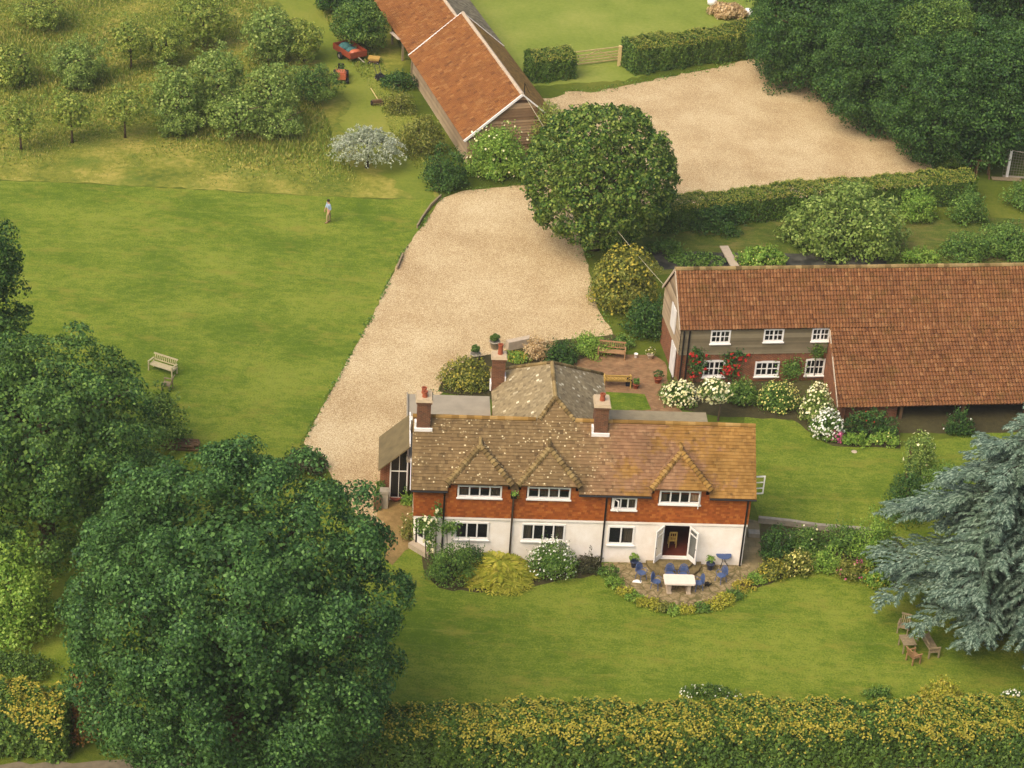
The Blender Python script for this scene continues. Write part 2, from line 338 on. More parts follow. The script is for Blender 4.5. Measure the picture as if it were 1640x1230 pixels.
def leaves(P, N, size, asp=.65, droop=0.):
    """rhombic leaf per point, lying across its normal"""
    n = len(P); size = np.broadcast_to(size, (n,))[:, None]*rng.uniform(.7, 1.3, (n, 1))
    t = nrm(np.cross(N, rng.normal(size=(n, 3)))); t[:, 2] -= droop; t = nrm(t); b = nrm(np.cross(N, t)); m = nrm(np.cross(t, b))*.18
    l = size/2; w = size*asp/2
    return np.stack([P-t*l, P+b*w+m*size*.5, P+t*l, P-b*w+m*size*.5], axis=1)
def sph(n): return nrm(rng.normal(size=(n, 3)))
def lump(d, ph, k=3.0): return (np.sin(d[:, 0]*k+ph)+np.sin(d[:, 1]*k*1.3+ph*2.1)+np.sin(d[:, 2]*k*1.1+ph*.7)+.6*np.sin((d[:, 0]+d[:, 1]-d[:, 2])*k*2.1+ph))/3.6
def clumps(c, a, b, h, ncl, rc, nl, size, shell=.72, zlow=-.35, amp=.12, dome=False, core=.25, flat=.75, asp=.65, spread=.5, sq=1., boost=.5):
    """leaf quads of a crown made of ncl leaf clumps over an ellipsoid (a, b, h) round c"""
    ph = rng.uniform(0, 6); d = sph(ncl*3); d = d[d[:, 2] > zlow][:ncl]; m = len(d)
    sc = np.array([a, b, h]); rad = (rng.uniform(shell, 1., m)*(1+amp*(.55*lump(d, ph)+.6*lump(d, ph*1.7, 1.5))))[:, None]
    ic = rng.random(m) < core; rad[ic] *= rng.uniform(.4, .8, (ic.sum(), 1))
    d = np.sign(d)*np.abs(d)**sq; cc = np.array(c)+d*sc*rad*(1-rc*.6/np.mean(sc)); out = nrm(d/sc)
    rr = rc*rng.uniform(.6, 1.25, m); k = np.repeat(np.arange(m), np.maximum(6, (nl*(rr/rc)**2).astype(int)))
    e = nrm(rng.normal(size=(len(k), 3))+out[k]*boost+np.array([0, 0, .45])); p = cc[k]+e*(rr[k]*rng.uniform(.6, 1.08, len(k)))[:, None]*np.array([1, 1, flat])
    ok = p[:, 2] > .04; p = p[ok]; e = e[ok]
    return leaves(p, nrm(e+spread*rng.normal(size=p.shape)), size, asp)
def trunk_mb(h, r, limbs=5, reach=2.0, z0=.35, lean=(0, 0)):
    m = MB(); pts = [(lean[0]*t, lean[1]*t, h*t) for t in (0, .15, .4, .7, 1)]; m.tube(pts, [r*1.35, r, r*.85, r*.6, r*.25], 8)
    for i in range(limbs):
        a = 2*math.pi*i/limbs+random.uniform(-.4, .4); z = h*random.uniform(z0, .8); l = reach*random.uniform(.7, 1.1)
        p = Vector((lean[0]*z/h, lean[1]*z/h, z)); dv = Vector((math.cos(a), math.sin(a), 0))
        m.tube([p, p+dv*l*.45+Vector((0, 0, l*.3)), p+dv*l+Vector((0, 0, l*.55))], [r*.5, r*.33, r*.12], 6)
    return m
def loc_leaves(V, o): return V-np.array([o[0], o[1], 0.])
def tree(label, e, kind, ncl, rc, nl, size, name='tree', cat='tree', group=None, trunk=.3, bark=None, yr=1., **kw):
    x, y, zc, a, h = e; t = thing(name, label, cat, (x, y, 0), 0, group)
    trunk_mb(zc+h*.4, trunk, 7, a*.75, .4).build('trunk', bark or m_bark, t, True)
    V = clumps((x, y, zc), a, a*yr, h, ncl, rc, nl, size, **kw)
    V = np.concatenate([V, filler((x, y, zc), a, a*yr, h)])
    quads_np('crown', loc_leaves(V, (x, y)), L[kind], t); return t
def filler(c, a, b, h, s=.24, f=.7):
    """large inner leaves that close the middle of a crown"""
    n = int(26*(a*b+a*h+b*h)*f*f/3/(s*s)); d = sph(n); p = np.array(c)+d*np.array([a, b, h])*rng.uniform(f*.6, f*1.12, (n, 1)); ok = p[:, 2] > .15
    return leaves(p[ok], nrm(d[ok]+.5*rng.normal(size=(ok.sum(), 3))), s*min(1, min(a, b, h)/2.), .8)
def flowers(parent, V, kind, name='blossom'): return quads_np(name, V, L[kind], parent)
def shrub(label, s, kind, n=1500, size=.12, name='shrub', cat='shrub', fl=None, nfl=0, fsize=.1, group=None, rc=None, **kw):
    x, y, a, b, h = s; rc = rc or min(a, b, h)*.42; ncl = max(10, int(2.2*(a*b+a*h+b*h)/(rc*rc)))
    t = thing(name, label, cat, (x, y, 0), 0, group)
    V = clumps((x, y, h*.12), a, b, h*.88, ncl, rc, max(8, int(n*1.5)//ncl), size, zlow=-.12, **{'amp': .42, **kw})
    ks = int(10+6*(a+h)); dd = sph(ks*2); dd = dd[dd[:, 2] > .05][:ks]; P0 = np.array([x, y, h*.12])+dd*np.array([a, b, h*.88])*.9; ln = rng.uniform(.15, .5, (len(dd), 1))*min(1., h)
    sh = np.concatenate([P0+(dd*.7+np.array([0, 0, .5]))*ln*f+rng.normal(0, .025, P0.shape) for f in np.linspace(0, 1, 9)]); V = np.concatenate([V, leaves(sh, nrm(rng.normal(size=sh.shape)+np.array([0, 0, .5])), size*.9)])
    if min(a, b, h) > .5: V = np.concatenate([V, filler((x, y, h*.12), a, b, h*.88, .22, .7)])
    quads_np('foliage', loc_leaves(V, (x, y)), L[kind], t)
    m = MB()
    for i in range(4): m.tube([(random.uniform(-.1, .1), random.uniform(-.1, .1), 0), (random.uniform(-.5, .5)*a, random.uniform(-.5, .5)*b, h*.65)], [.05, .015], 5)
    m.build('stem', m_bark, t)
    if fl:
        d = sph(nfl*3); d = d[(d[:, 2] > .0)][:nfl]; p = np.array([x, y, h*.12])+d*np.array([a, b, h*.88])*rng.uniform(.9, 1.08, (len(d), 1))
        V = np.concatenate([leaves(p, nrm(d+.3*rng.normal(size=d.shape)), fsize, .9), leaves(p+.02, nrm(d+.6*rng.normal(size=d.shape)), fsize, .9)])
        flowers(t, loc_leaves(V, (x, y)), fl)
    return t
def hedge(label, path, w, h, kind, dens=260, size=.15, top=None, topn=.5, amp=.12, name='hedge', group=None, topcut=.55, patch=False):
    """path: centre line on the ground; a body of leaves round a rounded box, and a layer of new growth or sunlit-coloured leaves on top as a part of its own"""
    P = np.array(path, float); seg = np.linalg.norm(np.diff(P, axis=0), axis=1); cum = np.concatenate([[0], np.cumsum(seg)]); T = cum[-1]
    x0, y0 = P.mean(0); t = thing(name, label, 'hedge', (x0, y0, 0), 0, group)
    def pts(n, toponly=False, out=0., more=False):
        s = rng.uniform(0, T, n); i = np.clip(np.searchsorted(cum, s)-1, 0, len(seg)-1); f = (s-cum[i])/seg[i]; c = P[i]+(P[i+1]-P[i])*f[:, None]
        d = nrm(P[i+1]-P[i]); nn = np.stack([-d[:, 1], d[:, 0]], 1); per = w+2*h
        u = rng.uniform(0, per, n) if not toponly else h+rng.uniform(-.28, w+.28, n)*1.
        off = np.where(u < h, -w/2, np.where(u > h+w, w/2, u-h-w/2)); z = np.where(u < h, u, np.where(u > h+w, per-u, h))
        N = np.zeros((n, 3)); lft = u < h; rgt = u > h+w; tp = ~(lft | rgt)
        N[lft, :2] = -nn[lft]; N[rgt, :2] = nn[rgt]; N[tp, 2] = 1
        g = amp*(np.sin(s*1.7+z*1.3)+np.sin(s*3.9+off*3)+np.sin(s*.61+1)+.7*np.sin(s*7.3+z*4)+.6*np.sin(s*12.1-z*6+off*5))/2
        edge = np.maximum(0, (z/h-.8)/.2)*np.maximum(0, (np.abs(off)/(w/2)-.6)/.4)*.22*min(w, h)*.6
        p = np.concatenate([c+nn*off[:, None], z[:, None]], 1)+N*(g-edge-np.abs(rng.normal(0, .09, n))+out)[:, None]
        e = rng.random(n); endm = e < .5*w/T; s2 = np.where(e < .25*w/T, 0, -1)
        return (p, nrm(N+np.array([0, 0, .25])+.55*rng.normal(size=(n, 3))))+((off, nn) if more else ())
    n = int(T*(w+2*h)*dens); p, N = pts(n); ok = p[:, 2] > .03
    V = leaves(p[ok], N[ok], size)
    ends = []
    for q, dd in ((P[0], P[0]-P[1]), (P[-1], P[-1]-P[-2])):
        m = int(w*h*dens); dd = dd/np.linalg.norm(dd); nn = np.array([-dd[1], dd[0]]); o = rng.uniform(-w/2, w/2, m); z = rng.uniform(.05, h, m)
        pp = np.concatenate([q+nn*o[:, None]+dd*(rng.normal(0, .08, (m, 1))), z[:, None]], 1); ends.append(leaves(pp, nrm(np.array([dd[0], dd[1], .3])+.5*rng.normal(size=(m, 3))), size))
    V = np.concatenate([V]+ends)
    quads_np('foliage', loc_leaves(V, (x0, y0)), L[kind], t)
    if top:
        p, N, o3, nn = pts(int(T*(w+.8)*dens*topn), True, .15, True); q = np.sin(p[:, 0]*.9+1)+np.sin(p[:, 0]*2.3+p[:, 1]*2)+np.sin(p[:, 0]*5.1)*.7+np.sin(p[:, 0]*.31)
        if patch:
            sd = np.nonzero(rng.random(len(p)) < .45)[0]; dz = rng.exponential(.42, len(sd))*(.9+.45*np.clip(q[sd], -1.5, 2.2)); p[sd, 2] -= dz
            low_ = sd[dz > .2]; p[low_, :2] -= nn[low_]*(o3[low_]+w/2+.1+.18*np.sin(p[low_, 0]*4+p[low_, 2]*5))[:, None]; N[low_, :2] -= nn[low_]
            keep = (q*.7+rng.normal(0, .9, len(p)) > -.9) & (p[:, 2] > .1); p, N = p[keep], N[keep]
        quads_np('new_or_sunlit_growth', loc_leaves(leaves(p, nrm(N+np.array([0, 0, .4])), size*.8), (x0, y0)), L[top], t)
    m = MB(); k = max(2, int(T/1.2))
    for i in range(k):
        s = T*(i+.5)/k; j = min(len(seg)-1, max(0, int(np.searchsorted(cum, s))-1)); c = P[j]+(P[j+1]-P[j])*((s-cum[j])/seg[j]); m.tube([(c[0]-x0, c[1]-y0, 0), (c[0]-x0+.05, c[1]-y0, h*.8)], [.06, .03], 5)
    m.build('stem', m_bark, t)
    return t

# ------------------------------------------------------------------ ground
def sheet(name, poly, z, mat, jit=.12, step=.6, kind='structure'):
    pts = []; n = len(poly); rr = random.Random(len(name)+n)
    for i in range(n):
        a = Vector(poly[i]); b = Vector(poly[(i+1) % n]); d = b-a; m = max(1, int(d.length/step)) if d.length < 60 else 1
        for k in range(m):
            p = a+d*(k/m)
            if jit: p += Vector((rr.gauss(0, jit), rr.gauss(0, jit)))
            pts.append((p.x, p.y, z))
    me = bpy.data.meshes.new(name); me.from_pydata(pts, [], [list(range(len(pts)))])
    o = link(name, me, mat); me.update()
    if me.polygons[0].normal.z < 0: me.flip_normals()
    return tag(o, kind=kind)
g = MB()
g.quad((-400, -100, 0), (400, -100, 0), (400, 700, 0), (-400, 700, 0)); tag(g.build('ground', m_ground), kind='structure')
sheet('meadow', [(-75, 220)] + [(-39.32,142.14),(-34.19,142.74),(-31.58,142.84),(-23.71,143.14),(-15.81,143.35),(-10.02,143.63),(-6.14,143.83),(-6.06,146.09),(-7.14,152.35),(-10.32,163.56),(-10.30,169.98),(-13.21,180.58)] + [(-4, 222)], .004, m_meadow)
sheet('grass_track', [(-24.12,189.20),(-20.90,176.29),(-17.94,170.63),(-15.73,163.89),(-13.88,159.90),(-14.18,155.73),(-11.51,149.47),(-8.94,145.64),(-7.91,143.76),(-6.14,143.83),(-7.07,151.26),(-9.56,160.03),(-11.24,165.92),(-14.90,173.20),(-16.85,179.91),(-18.46,190.30)], .008, m_track, .25)
sheet('left_lawn', [(-41.84,141.74),(-34.17,142.64),(-31.56,142.74),(-23.70,143.04),(-15.80,143.25),(-10.01,143.54),(-5.89,144.07),(-8.10,134.86),(-9.11,127.00),(-10.50,118.83),(-12.03,110.56),(-9.65,105.06),(-8.26,101.52),(-30.75,98.85)], .012, m_lawn, .06)
sheet('front_lawn', [(-32.36,99.85),(-8.38,102.72),(-5.52,101.24),(-3.36,99.42),(5.37,100.74),(14.07,101.75),(22.14,105.13),(45.97,107.95),(40.87,89.17),(-27.58,82.04)], .008, m_lawn, .1)
sheet('back_lawn', [(14.11,114.71),(14.29,117.98),(19.26,116.08),(23.25,114.81),(29.60,117.40),(49.22,119.91),(45.80,107.31),(21.36,104.42),(14.32,105.75)], .012, m_lawn, .1)
sheet('field', [(-7.07,189.32),(-6.28,174.75),(-1.07,165.14),(7.33,168.10),(20.52,178.15),(20.52,194.61)], .004, m_field)
sheet('gravel_drive', [(-5.86,144.27),(-4.48,145.72),(-0.28,147.30),(2.62,148.49),(4.05,139.66),(5.35,129.02),(6.55,125.21),(2.99,123.76),(-0.13,122.86),(-2.34,119.92),(-4.81,116.59),(-4.90,112.29),(-5.99,107.44),(-6.07,101.78),(-7.31,102.24),(-8.54,104.44),(-10.46,108.73),(-11.87,110.72),(-10.50,118.83),(-9.11,127.00),(-8.06,134.87)], .016, m_gravel, .04, .5)
sheet('gravel_yard', [(1.04,163.02),(2.63,164.77),(5.33,165.48),(7.82,167.17),(13.96,171.32),(20.39,176.20),(22.73,173.11),(27.00,164.92),(30.58,154.50),(29.28,151.59),(20.76,148.69),(10.70,145.60),(0.92,144.10),(0.19,154.65)], .012, m_gravel, .16, .5)
sheet('dirt_path', [(-7.23,105.35),(-5.35,105.90),(-4.74,103.77),(-4.99,101.00),(-5.62,99.16),(-6.21,100.56)], .02, m_dirt, .15)
sheet('brick_terrace', [(3.23,120.66),(3.99,122.47),(5.36,123.60),(8.90,123.77),(9.52,123.06),(9.71,118.49),(10.64,116.56),(10.00,114.19),(6.84,113.79),(5.36,116.45)], .024, m_terrace, .05)
sheet('terrace_lawn', [(5.55,118.84),(8.11,118.88),(8.50,117.15),(5.55,116.48)], .03, m_lawn, .03)
sheet('patio', [(5.57,100.58),(5.67,99.95),(6.37,98.25),(7.68,96.99),(9.16,96.60),(10.82,96.95),(12.07,97.71),(13.30,99.44),(13.62,101.58),(9.64,101.83)], .02, m_patio, .04)
sheet('side_path', [(13.18,100.94),(13.47,100.21),(14.29,100.37),(14.31,101.78),(14.32,105.75),(13.45,105.96)], .016, m_path, .03)
sheet('front_bed', [(-4.42,101.13),(-3.97,98.48),(-3.06,97.33),(-1.23,97.09),(2.04,98.15),(5.57,99.71),(5.51,101.05),(-4.21,102.00)], .014, m_soil, .06)
sheet('side_bed', [(14.34,105.56),(16.96,105.88),(21.84,105.59),(22.56,102.74),(21.55,99.99),(19.77,100.65),(18.30,101.30),(16.94,101.26),(15.16,100.12),(13.58,99.13),(13.39,99.91),(14.22,100.30)], .018, m_soil, .06)
sheet('annex_bed', [(9.28,119.56),(10.10,117.43),(12.53,116.80),(17.08,117.10),(18.09,115.57),(19.29,114.31),(23.22,114.60),(23.75,119.21),(20.28,123.25),(10.03,121.88)], .018, m_soil, .06)
sheet('terrace_bed', [(-4.50,117.52),(-4.05,119.69),(-2.25,122.10),(0.24,123.71),(2.97,124.96),(6.35,126.24),(6.94,124.30),(3.99,122.16),(2.27,120.53),(-1.07,117.08)], .022, m_soil, .06)
sheet('pond', [(8.99,138.11),(13.52,138.78),(18.28,139.29),(25.25,139.93),(25.02,137.84),(9.57,135.61)], .012, m_pond, .06)
sheet('garden_grass', [(8.38,140.30),(18.22,144.72),(35.97,147.41),(37.17,138.86),(8.29,134.69)], .006, lawn_mat('rough garden grass', (76, 96, 34), (98, 114, 42), (130, 128, 60), (150, 134, 78)), .1)
sheet('catslide_floor', [(19.80,115.86),(20.17,119.86),(34.15,121.69),(33.45,117.75),(26.48,116.72)], .022, m_soil, .05)
LN = [(-36.66,79.40),(-15.79,81.95),(-8.13,81.79),(46.77,88.16)]
sheet('lane', LN+[(x, y-5.5) for x, y in reversed(LN)], .006, m_lane, .1)

# ------------------------------------------------------------------ builders for walls, windows and roofs
def wall(mb, O, U, V, holes=(), depth=.14, courses=0, tw=0, out=.025, jit=0.):
    """front faces on a grid that leaves out the holes (u0,u1,v0,v1), with reveals; courses > 0: lapped boards or tiles"""
    O = Vector(O); U = Vector(U); lu = U.length; U = U/lu; V = Vector(V); lv = V.length; V = V/lv; N = U.cross(V)
    us = {0., lu}; vs = {0., lv}
    for a, b, c, d in holes: us |= {max(0, a), min(lu, b)}; vs |= {max(0, c), min(lv, d)}
    if courses:
        n = max(1, round(lv/courses)); vs |= {lv*i/n for i in range(n+1)}
    cu = sorted(us); vs = sorted(vs)
    edges = [lv*i/n for i in range(n+1)] if courses else [0]
    for vi in range(len(vs)-1):
        v0, v1 = vs[vi], vs[vi+1]; vm = (v0+v1)/2; row = sum(1 for e in edges if e <= vm)
        uu = set(cu)
        if tw:
            k = 0; off = (row % 2)*tw/2
            while off+k*tw < lu:
                uu.add(off+k*tw); k += 1
        uu = sorted(uu); ro = random.random()
        for ui in range(len(uu)-1):
            u0, u1 = uu[ui], uu[ui+1]; um = (u0+u1)/2
            if any(a < um < b and c < vm < d for a, b, c, d in holes): continue
            if courses:
                e0 = max(e for e in edges if e <= vm+1e-6); f0 = out*(1-(v0-e0)/(lv/n)); f1 = max(.001, out*(1-(v1-e0)/(lv/n))); j = random.uniform(0, jit); t = random.random() if tw else .1+ro*.6+.3*random.random()
                p = [O+U*u0+V*v0+N*(f0+j), O+U*u1+V*v0+N*(f0+j), O+U*u1+V*v1+N*(f1+j), O+U*u0+V*v1+N*(f1+j)]
                mb.quad(*p, t=t)
                if v0-e0 < 1e-5: mb.quad(O+U*u0+V*v0, O+U*u1+V*v0, p[1], p[0], t=0. if not tw else t)  # undersides of lapped boards get the darkest tint as painted-in shade
            else: mb.quad(O+U*u0+V*v0, O+U*u1+V*v0, O+U*u1+V*v1, O+U*u0+V*v1)
    for a, b, c, d in holes:
        c = max(c, 0); d = min(d, lv); a = max(a, 0); b = min(b, lu); q = [O+U*a+V*c, O+U*b+V*c, O+U*b+V*d, O+U*a+V*d]
        for i in range(4):
            p0, p1 = q[i], q[(i+1) % 4]; mb.quad(p0, p1, p1-N*depth, p0-N*depth, t=.4)
    return mb
def window(parent, x0, x1, z0, z1, y, n=3, rows=1, sill=True, label=None, curtains=(), open_i=None, oside=1, fw=.09, arch=0., mid=.05, odeg=60, name='window'):
    """white casement window seen from -y: frame, panes, sill, curtains; every part in the parent's own axes"""
    f = MB(); w = x1-x0; yy = y+.02
    f.box(x0, x0+fw, yy-.07, yy+.05, z0, z1); f.box(x1-fw, x1, yy-.07, yy+.05, z0, z1); f.box(x0+fw, x1-fw, yy-.07, yy+.05, z0, z0+fw); f.box(x0+fw, x1-fw, yy-.07, yy+.05, z1-fw, z1)
    xs = [x0+fw+(w-2*fw)*i/n for i in range(n+1)]
    for i in range(1, n): f.box(xs[i]-fw*.42, xs[i]+fw*.42, yy-.066, yy+.046, z0+fw, z1-fw)
    for r in range(1, rows):
        z = z0+fw+(z1-z0-2*fw)*r/rows; f.box(x0+fw, x1-fw, yy-.05, yy+.03, z-mid*.4, z+mid*.4)
    if rows > 1:
        for i in range(n): xm = (xs[i]+xs[i+1])/2; f.box(xm-mid*.4, xm+mid*.4, yy-.048, yy+.028, z0+fw, z1-fw)
    if arch: f.add([(x0, yy-.07, z1), (x1, yy-.07, z1), ((x0*.3+x1*.7), yy-.07, z1+arch), ((x0*.7+x1*.3), yy-.07, z1+arch)], [(0, 1, 2, 3)])
    o = f.build(name, m_white, parent)
    if label: o['label'] = label
    p = MB()
    for i in range(n):
        if i == open_i: continue
        p.quad((xs[i], yy, z0+fw*.5), (xs[i+1], yy, z0+fw*.5), (xs[i+1], yy, z1-fw*.5), (xs[i], yy, z1-fw*.5))
    p.build('pane', m_glass, o)
    if open_i is not None:
        a, b = xs[open_i], xs[open_i+1]; hx = a if oside > 0 else b; l = b-a; an = R(odeg)
        M = Matrix.Translation((hx, yy-.07, 0)) @ Matrix.Rotation(-an if oside > 0 else an, 4, 'Z')
        s = MB(); s_ = oside; A = lambda u0, u1, q0, q1: s.box(min(s_*u0, s_*u1), max(s_*u0, s_*u1), -.02, .02, q0, q1, M)
        A(0, .06, z0+.04, z1-.04); A(l-.06, l, z0+.04, z1-.04); A(.06, l-.06, z0+.04, z0+.11); A(.06, l-.06, z1-.11, z1-.04)
        c = s.build('open_casement', m_white, o)
        q = MB(); q.quad(*[M @ Vector(v) for v in ((s_*.06, 0, z0+.11), (s_*(l-.06), 0, z0+.11), (s_*(l-.06), 0, z1-.11), (s_*.06, 0, z1-.11))])
    if sill:
        s = MB(); s.box(x0-.05, x1+.05, yy-.17, yy-.07, z0-.06, z0+.0); s.build('sill', m_white, o)
    if curtains:
        for (a, b) in curtains:
            s = MB(); xa = x0+w*a; xb = x0+w*b; k = max(3, int((xb-xa)/.06))
            for i in range(k): s.quad((xa+(xb-xa)*i/k, yy+.14+.03*(i % 2), z0+.05), (xa+(xb-xa)*(i+1)/k, yy+.14+.03*((i+1) % 2), z0+.05), (xa+(xb-xa)*(i+1)/k, yy+.14+.03*((i+1) % 2), z1-.05), (xa+(xb-xa)*i/k, yy+.14+.03*(i % 2), z1-.05))
            s.build('curtain', m_curtain, o)
    return o
def tiles(mb, O, U, V, lv, rng_f, tw=.2, th=.15, lift=.022, holes=None, jl=.006, dead=.0):
    """courses of plain tiles on the plane O + U*u + V*v; rng_f(v) -> (u0, u1)"""
    O = Vector(O); U = Vector(U).normalized(); V = Vector(V).normalized(); N = U.cross(V); n = max(1, round(lv/th)); th = lv/n
    for i in range(n):
        v0, v1 = i*th, (i+1)*th; vm = (v0+v1)/2; a, b = rng_f(vm)
        if b-a < .03: continue
        k0 = math.floor((a-(i % 2)*tw/2)/tw); u = (i % 2)*tw/2+k0*tw
        while u < b:
            ua, ub = max(u, a), min(u+tw, b); u += tw
            if ub-ua < .02: continue
            if holes and holes((ua+ub)/2, vm): continue
            l = lift+random.uniform(0, jl)+(.02 if random.random() < .015 else 0); t = random.random()
            p = [O+U*ua+V*(v0-.015)+N*l, O+U*ub+V*(v0-.015)+N*(l+random.uniform(-.004, .004)), O+U*ub+V*v1+N*.004, O+U*ua+V*v1+N*.004]
            mb.quad(*p, t=t); mb.quad(p[0]-N*(l+.01), p[1]-N*(l+.01), p[1], p[0], t=0.)  # butt faces take the darkest tint, painting in the course shadow
def pantiles(mb, O, U, V, lv, rng_f, tw=.23, th=.29, amp=.032, holes=None, sag=0.):
    O = Vector(O); U = Vector(U).normalized(); V = Vector(V).normalized(); N = U.cross(V); n = max(1, round(lv/th)); th = lv/n
    prof = [(0, -.1), (.2, .8), (.42, 1.), (.64, .8), (.84, .1), (1, -.1)]
    def sg(u, v): return -sag*(math.sin(u*.42+1)+.6*math.sin(u*.9+v)+.5*math.sin(v*1.1))
    for i in range(n):
        v0, v1 = i*th, (i+1)*th; a, b = rng_f((v0+v1)/2); u = math.floor(a/tw)*tw
        while u < b-.02:
            if u+tw*.5 < a or u+tw*.5 > b or (holes and holes(u+tw/2, (v0+v1)/2)): u += tw; continue
            t = random.random(); l = .055+random.uniform(0, .014); q = []
            s0, s1 = sg(u, v0), sg(u, v1)
            for (x, z) in prof:
                q.append((O+U*(u+x*tw)+V*(v0-.03+random.uniform(-.004, .004))+N*(z*amp*1.6+l+s0), O+U*(u+x*tw)+V*v1+N*(z*amp*1.6+.002+s1)))
            for k in range(5):
                mb.quad(q[k][0], q[k+1][0], q[k+1][1], q[k][1], t=t); mb.quad(q[k][0]-N*.06, q[k+1][0]-N*.06, q[k+1][0], q[k][0], t=0.)  # darkest tint on each lower edge paints the shade line between courses
            u += tw
def ridge_tiles(mb, p, q, r=.13, l=.42, bonnet=False):
    p = Vector(p); q = Vector(q); d = q-p; n = max(1, round(d.length/l))
    for i in range(n):
        a = p+d*(i/n); b = p+d*((i+1)/n); k = random.uniform(-.006, .006)+.008
        rs = [r*1.2+k, r*1.05+k, r*.72+k] if bonnet else [r+k, r*.97+k, r*.94+k]
        pts = [a-d.normalized()*.02, a.lerp(b, .5), b] if not bonnet else [a, a.lerp(b, .5), b]
        mb.tube(pts, rs, 8)

# ------------------------------------------------------------------ farmhouse
HX, HYW = (13.107, 101.304, 0), .0724
fh = thing('farmhouse', 'long white and tile hung farmhouse with lichened roof, three dormers and open french doors', 'house', HX, HYW)
XL, XR, HDp, ZE, ZR, ZB = -17.87, 0.0, 5.03, 4.559, 7.395, 2.78
RK = (ZR-ZE)/(2.516+.331)
dorm = [(-14.5, 1.73), (-10.83, 1.66), (-3.8, 1.6)]
wins_up = [(-15.65, -13.3, 4.02, 4.76, 4), (-11.95, -9.64, 4.05, 4.78, 4), (-4.89, -2.68, 3.95, 4.78, 4)]
low = MB()
wins_lo = [(-15.68, -13.86, 1.3, 2.4), (-12.1, -9.76, 1.3, 2.4), (-7.46, -6.02, 1.2, 2.38)]
DX0, DX1, DZ0, DZ1 = -4.45, -3.02, .43, 2.52
X0 = -16.62
wall(low, (X0, 0, 0), (-X0, 0, 0), (0, 0, ZB), [(a-X0, b-X0, c, d) for a, b, c, d in wins_lo]+[(DX0-X0, DX1-X0, DZ0, DZ1)], .16)
wall(low, (XL, 1.25, 0), (X0-XL, -1.25, 0), (0, 0, ZB), [(.3, 1.35, .35, 2.1)], .12)
wall(low, (XL, HDp, 0), (0, 1.25-HDp, 0), (0, 0, ZB)); wall(low, (0, 0, 0), (0, HDp, 0), (0, 0, ZB)); wall(low, (0, HDp, 0), (XL, 0, 0), (0, 0, ZE))
low.box(XL-.04, XR+.04, -.075, -.002, ZB-.2, ZB-.06)
low.build('render_wall', m_render, fh)
th = MB(); UZ0 = ZB-.05
hs = [(a-XL, b-XL, c-UZ0, d-UZ0) for a, b, c, d, n in wins_up]+[(-7.4-XL, -6.06-XL, 3.5-UZ0, 4.26-UZ0)]
wall(th, (XL-.05, -.06, UZ0), (-XL+.1, 0, 0), (0, 0, ZE-UZ0), hs, .14, .13, .19, .02, .006)
for (xc, hw), (a, b, c, d, n) in zip(dorm, wins_up):
    for u0, u1 in ((xc-hw+.22, a), (b, xc+hw-.22)): wall(th, (u0, -.055, ZE), (u1-u0, 0, 0), (0, 0, 5.1-ZE), (), .1, .13, .19, .02)
    for sx in (-1, 1):
        xx = xc+sx*(hw-.22); th.quad((xx, -.055, ZE-.2), (xx, 1.2, ZE-.2), (xx, 1.2, 5.12), (xx, -.055, 5.12), t=.3)
wall(th, (XL-.05, HDp, UZ0), (0, -HDp-.06, 0), (0, 0, ZE-UZ0), (), .1, .13, .19, .02); wall(th, (.05, -.06, UZ0), (0, HDp+.06, 0), (0, 0, ZE-UZ0), (), .1, .13, .19, .02)
for x in (XL-.04, .04): th.add([(x, -.06, ZE), (x, HDp, ZE), (x, 2.516, ZR-.08)], [(0, 1, 2) if x > -1 else (0, 2, 1)], .4)
th.quad((XL-.05, -.058, UZ0), (XL-.05, HDp, UZ0), (.05, HDp, UZ0), (.05, -.058, UZ0), t=.1)
th.build('tile_hung_wall', m_tilehang, fh)
dk = MB(); dk.box(XL+.12, -6.0, .95, HDp-.1, .3, 5.0); dk.box(-6.0, -1.6, 3.3, HDp-.1, .3, 5.0); dk.box(-1.6, -.12, .95, HDp-.1, .3, 5.0); dk.box(-6.0, -1.6, .95, 3.3, 2.7, 5.0); dk.build('interior', m_dark, fh)  # solid dark blocks stand in for the shade inside the rooms
fl = MB(); fl.box(-6.0, -1.6, .02, 3.3, .3, .42); fl.build('floor', m_redfloor, fh)
for i, (a, b, c, d, n) in enumerate(wins_up):
    window(fh, a, b, c, d, -.05, n, 1, True, None, [((0.04, .24), (.76, .95)), ((.3, .48), (.52, .7)), ((.05, .2), (.74, .97))][i], 3 if i == 2 else None, -1, odeg=80)
window(fh, -7.4, -6.06, 3.5, 4.26, -.05, 3, 1, True, 'small upper window with its left casement open', ((.7, .95),), 0, 1, odeg=50)
window(fh, *wins_lo[0], 0, 3, 1, True, None, ((.04, .2),)); window(fh, *wins_lo[1], 0, 4, 1, True, None, ((.06, .22), (.78, .95)))
window(fh, *wins_lo[2], 0, 2, 1, True, None, ((.62, .95),))
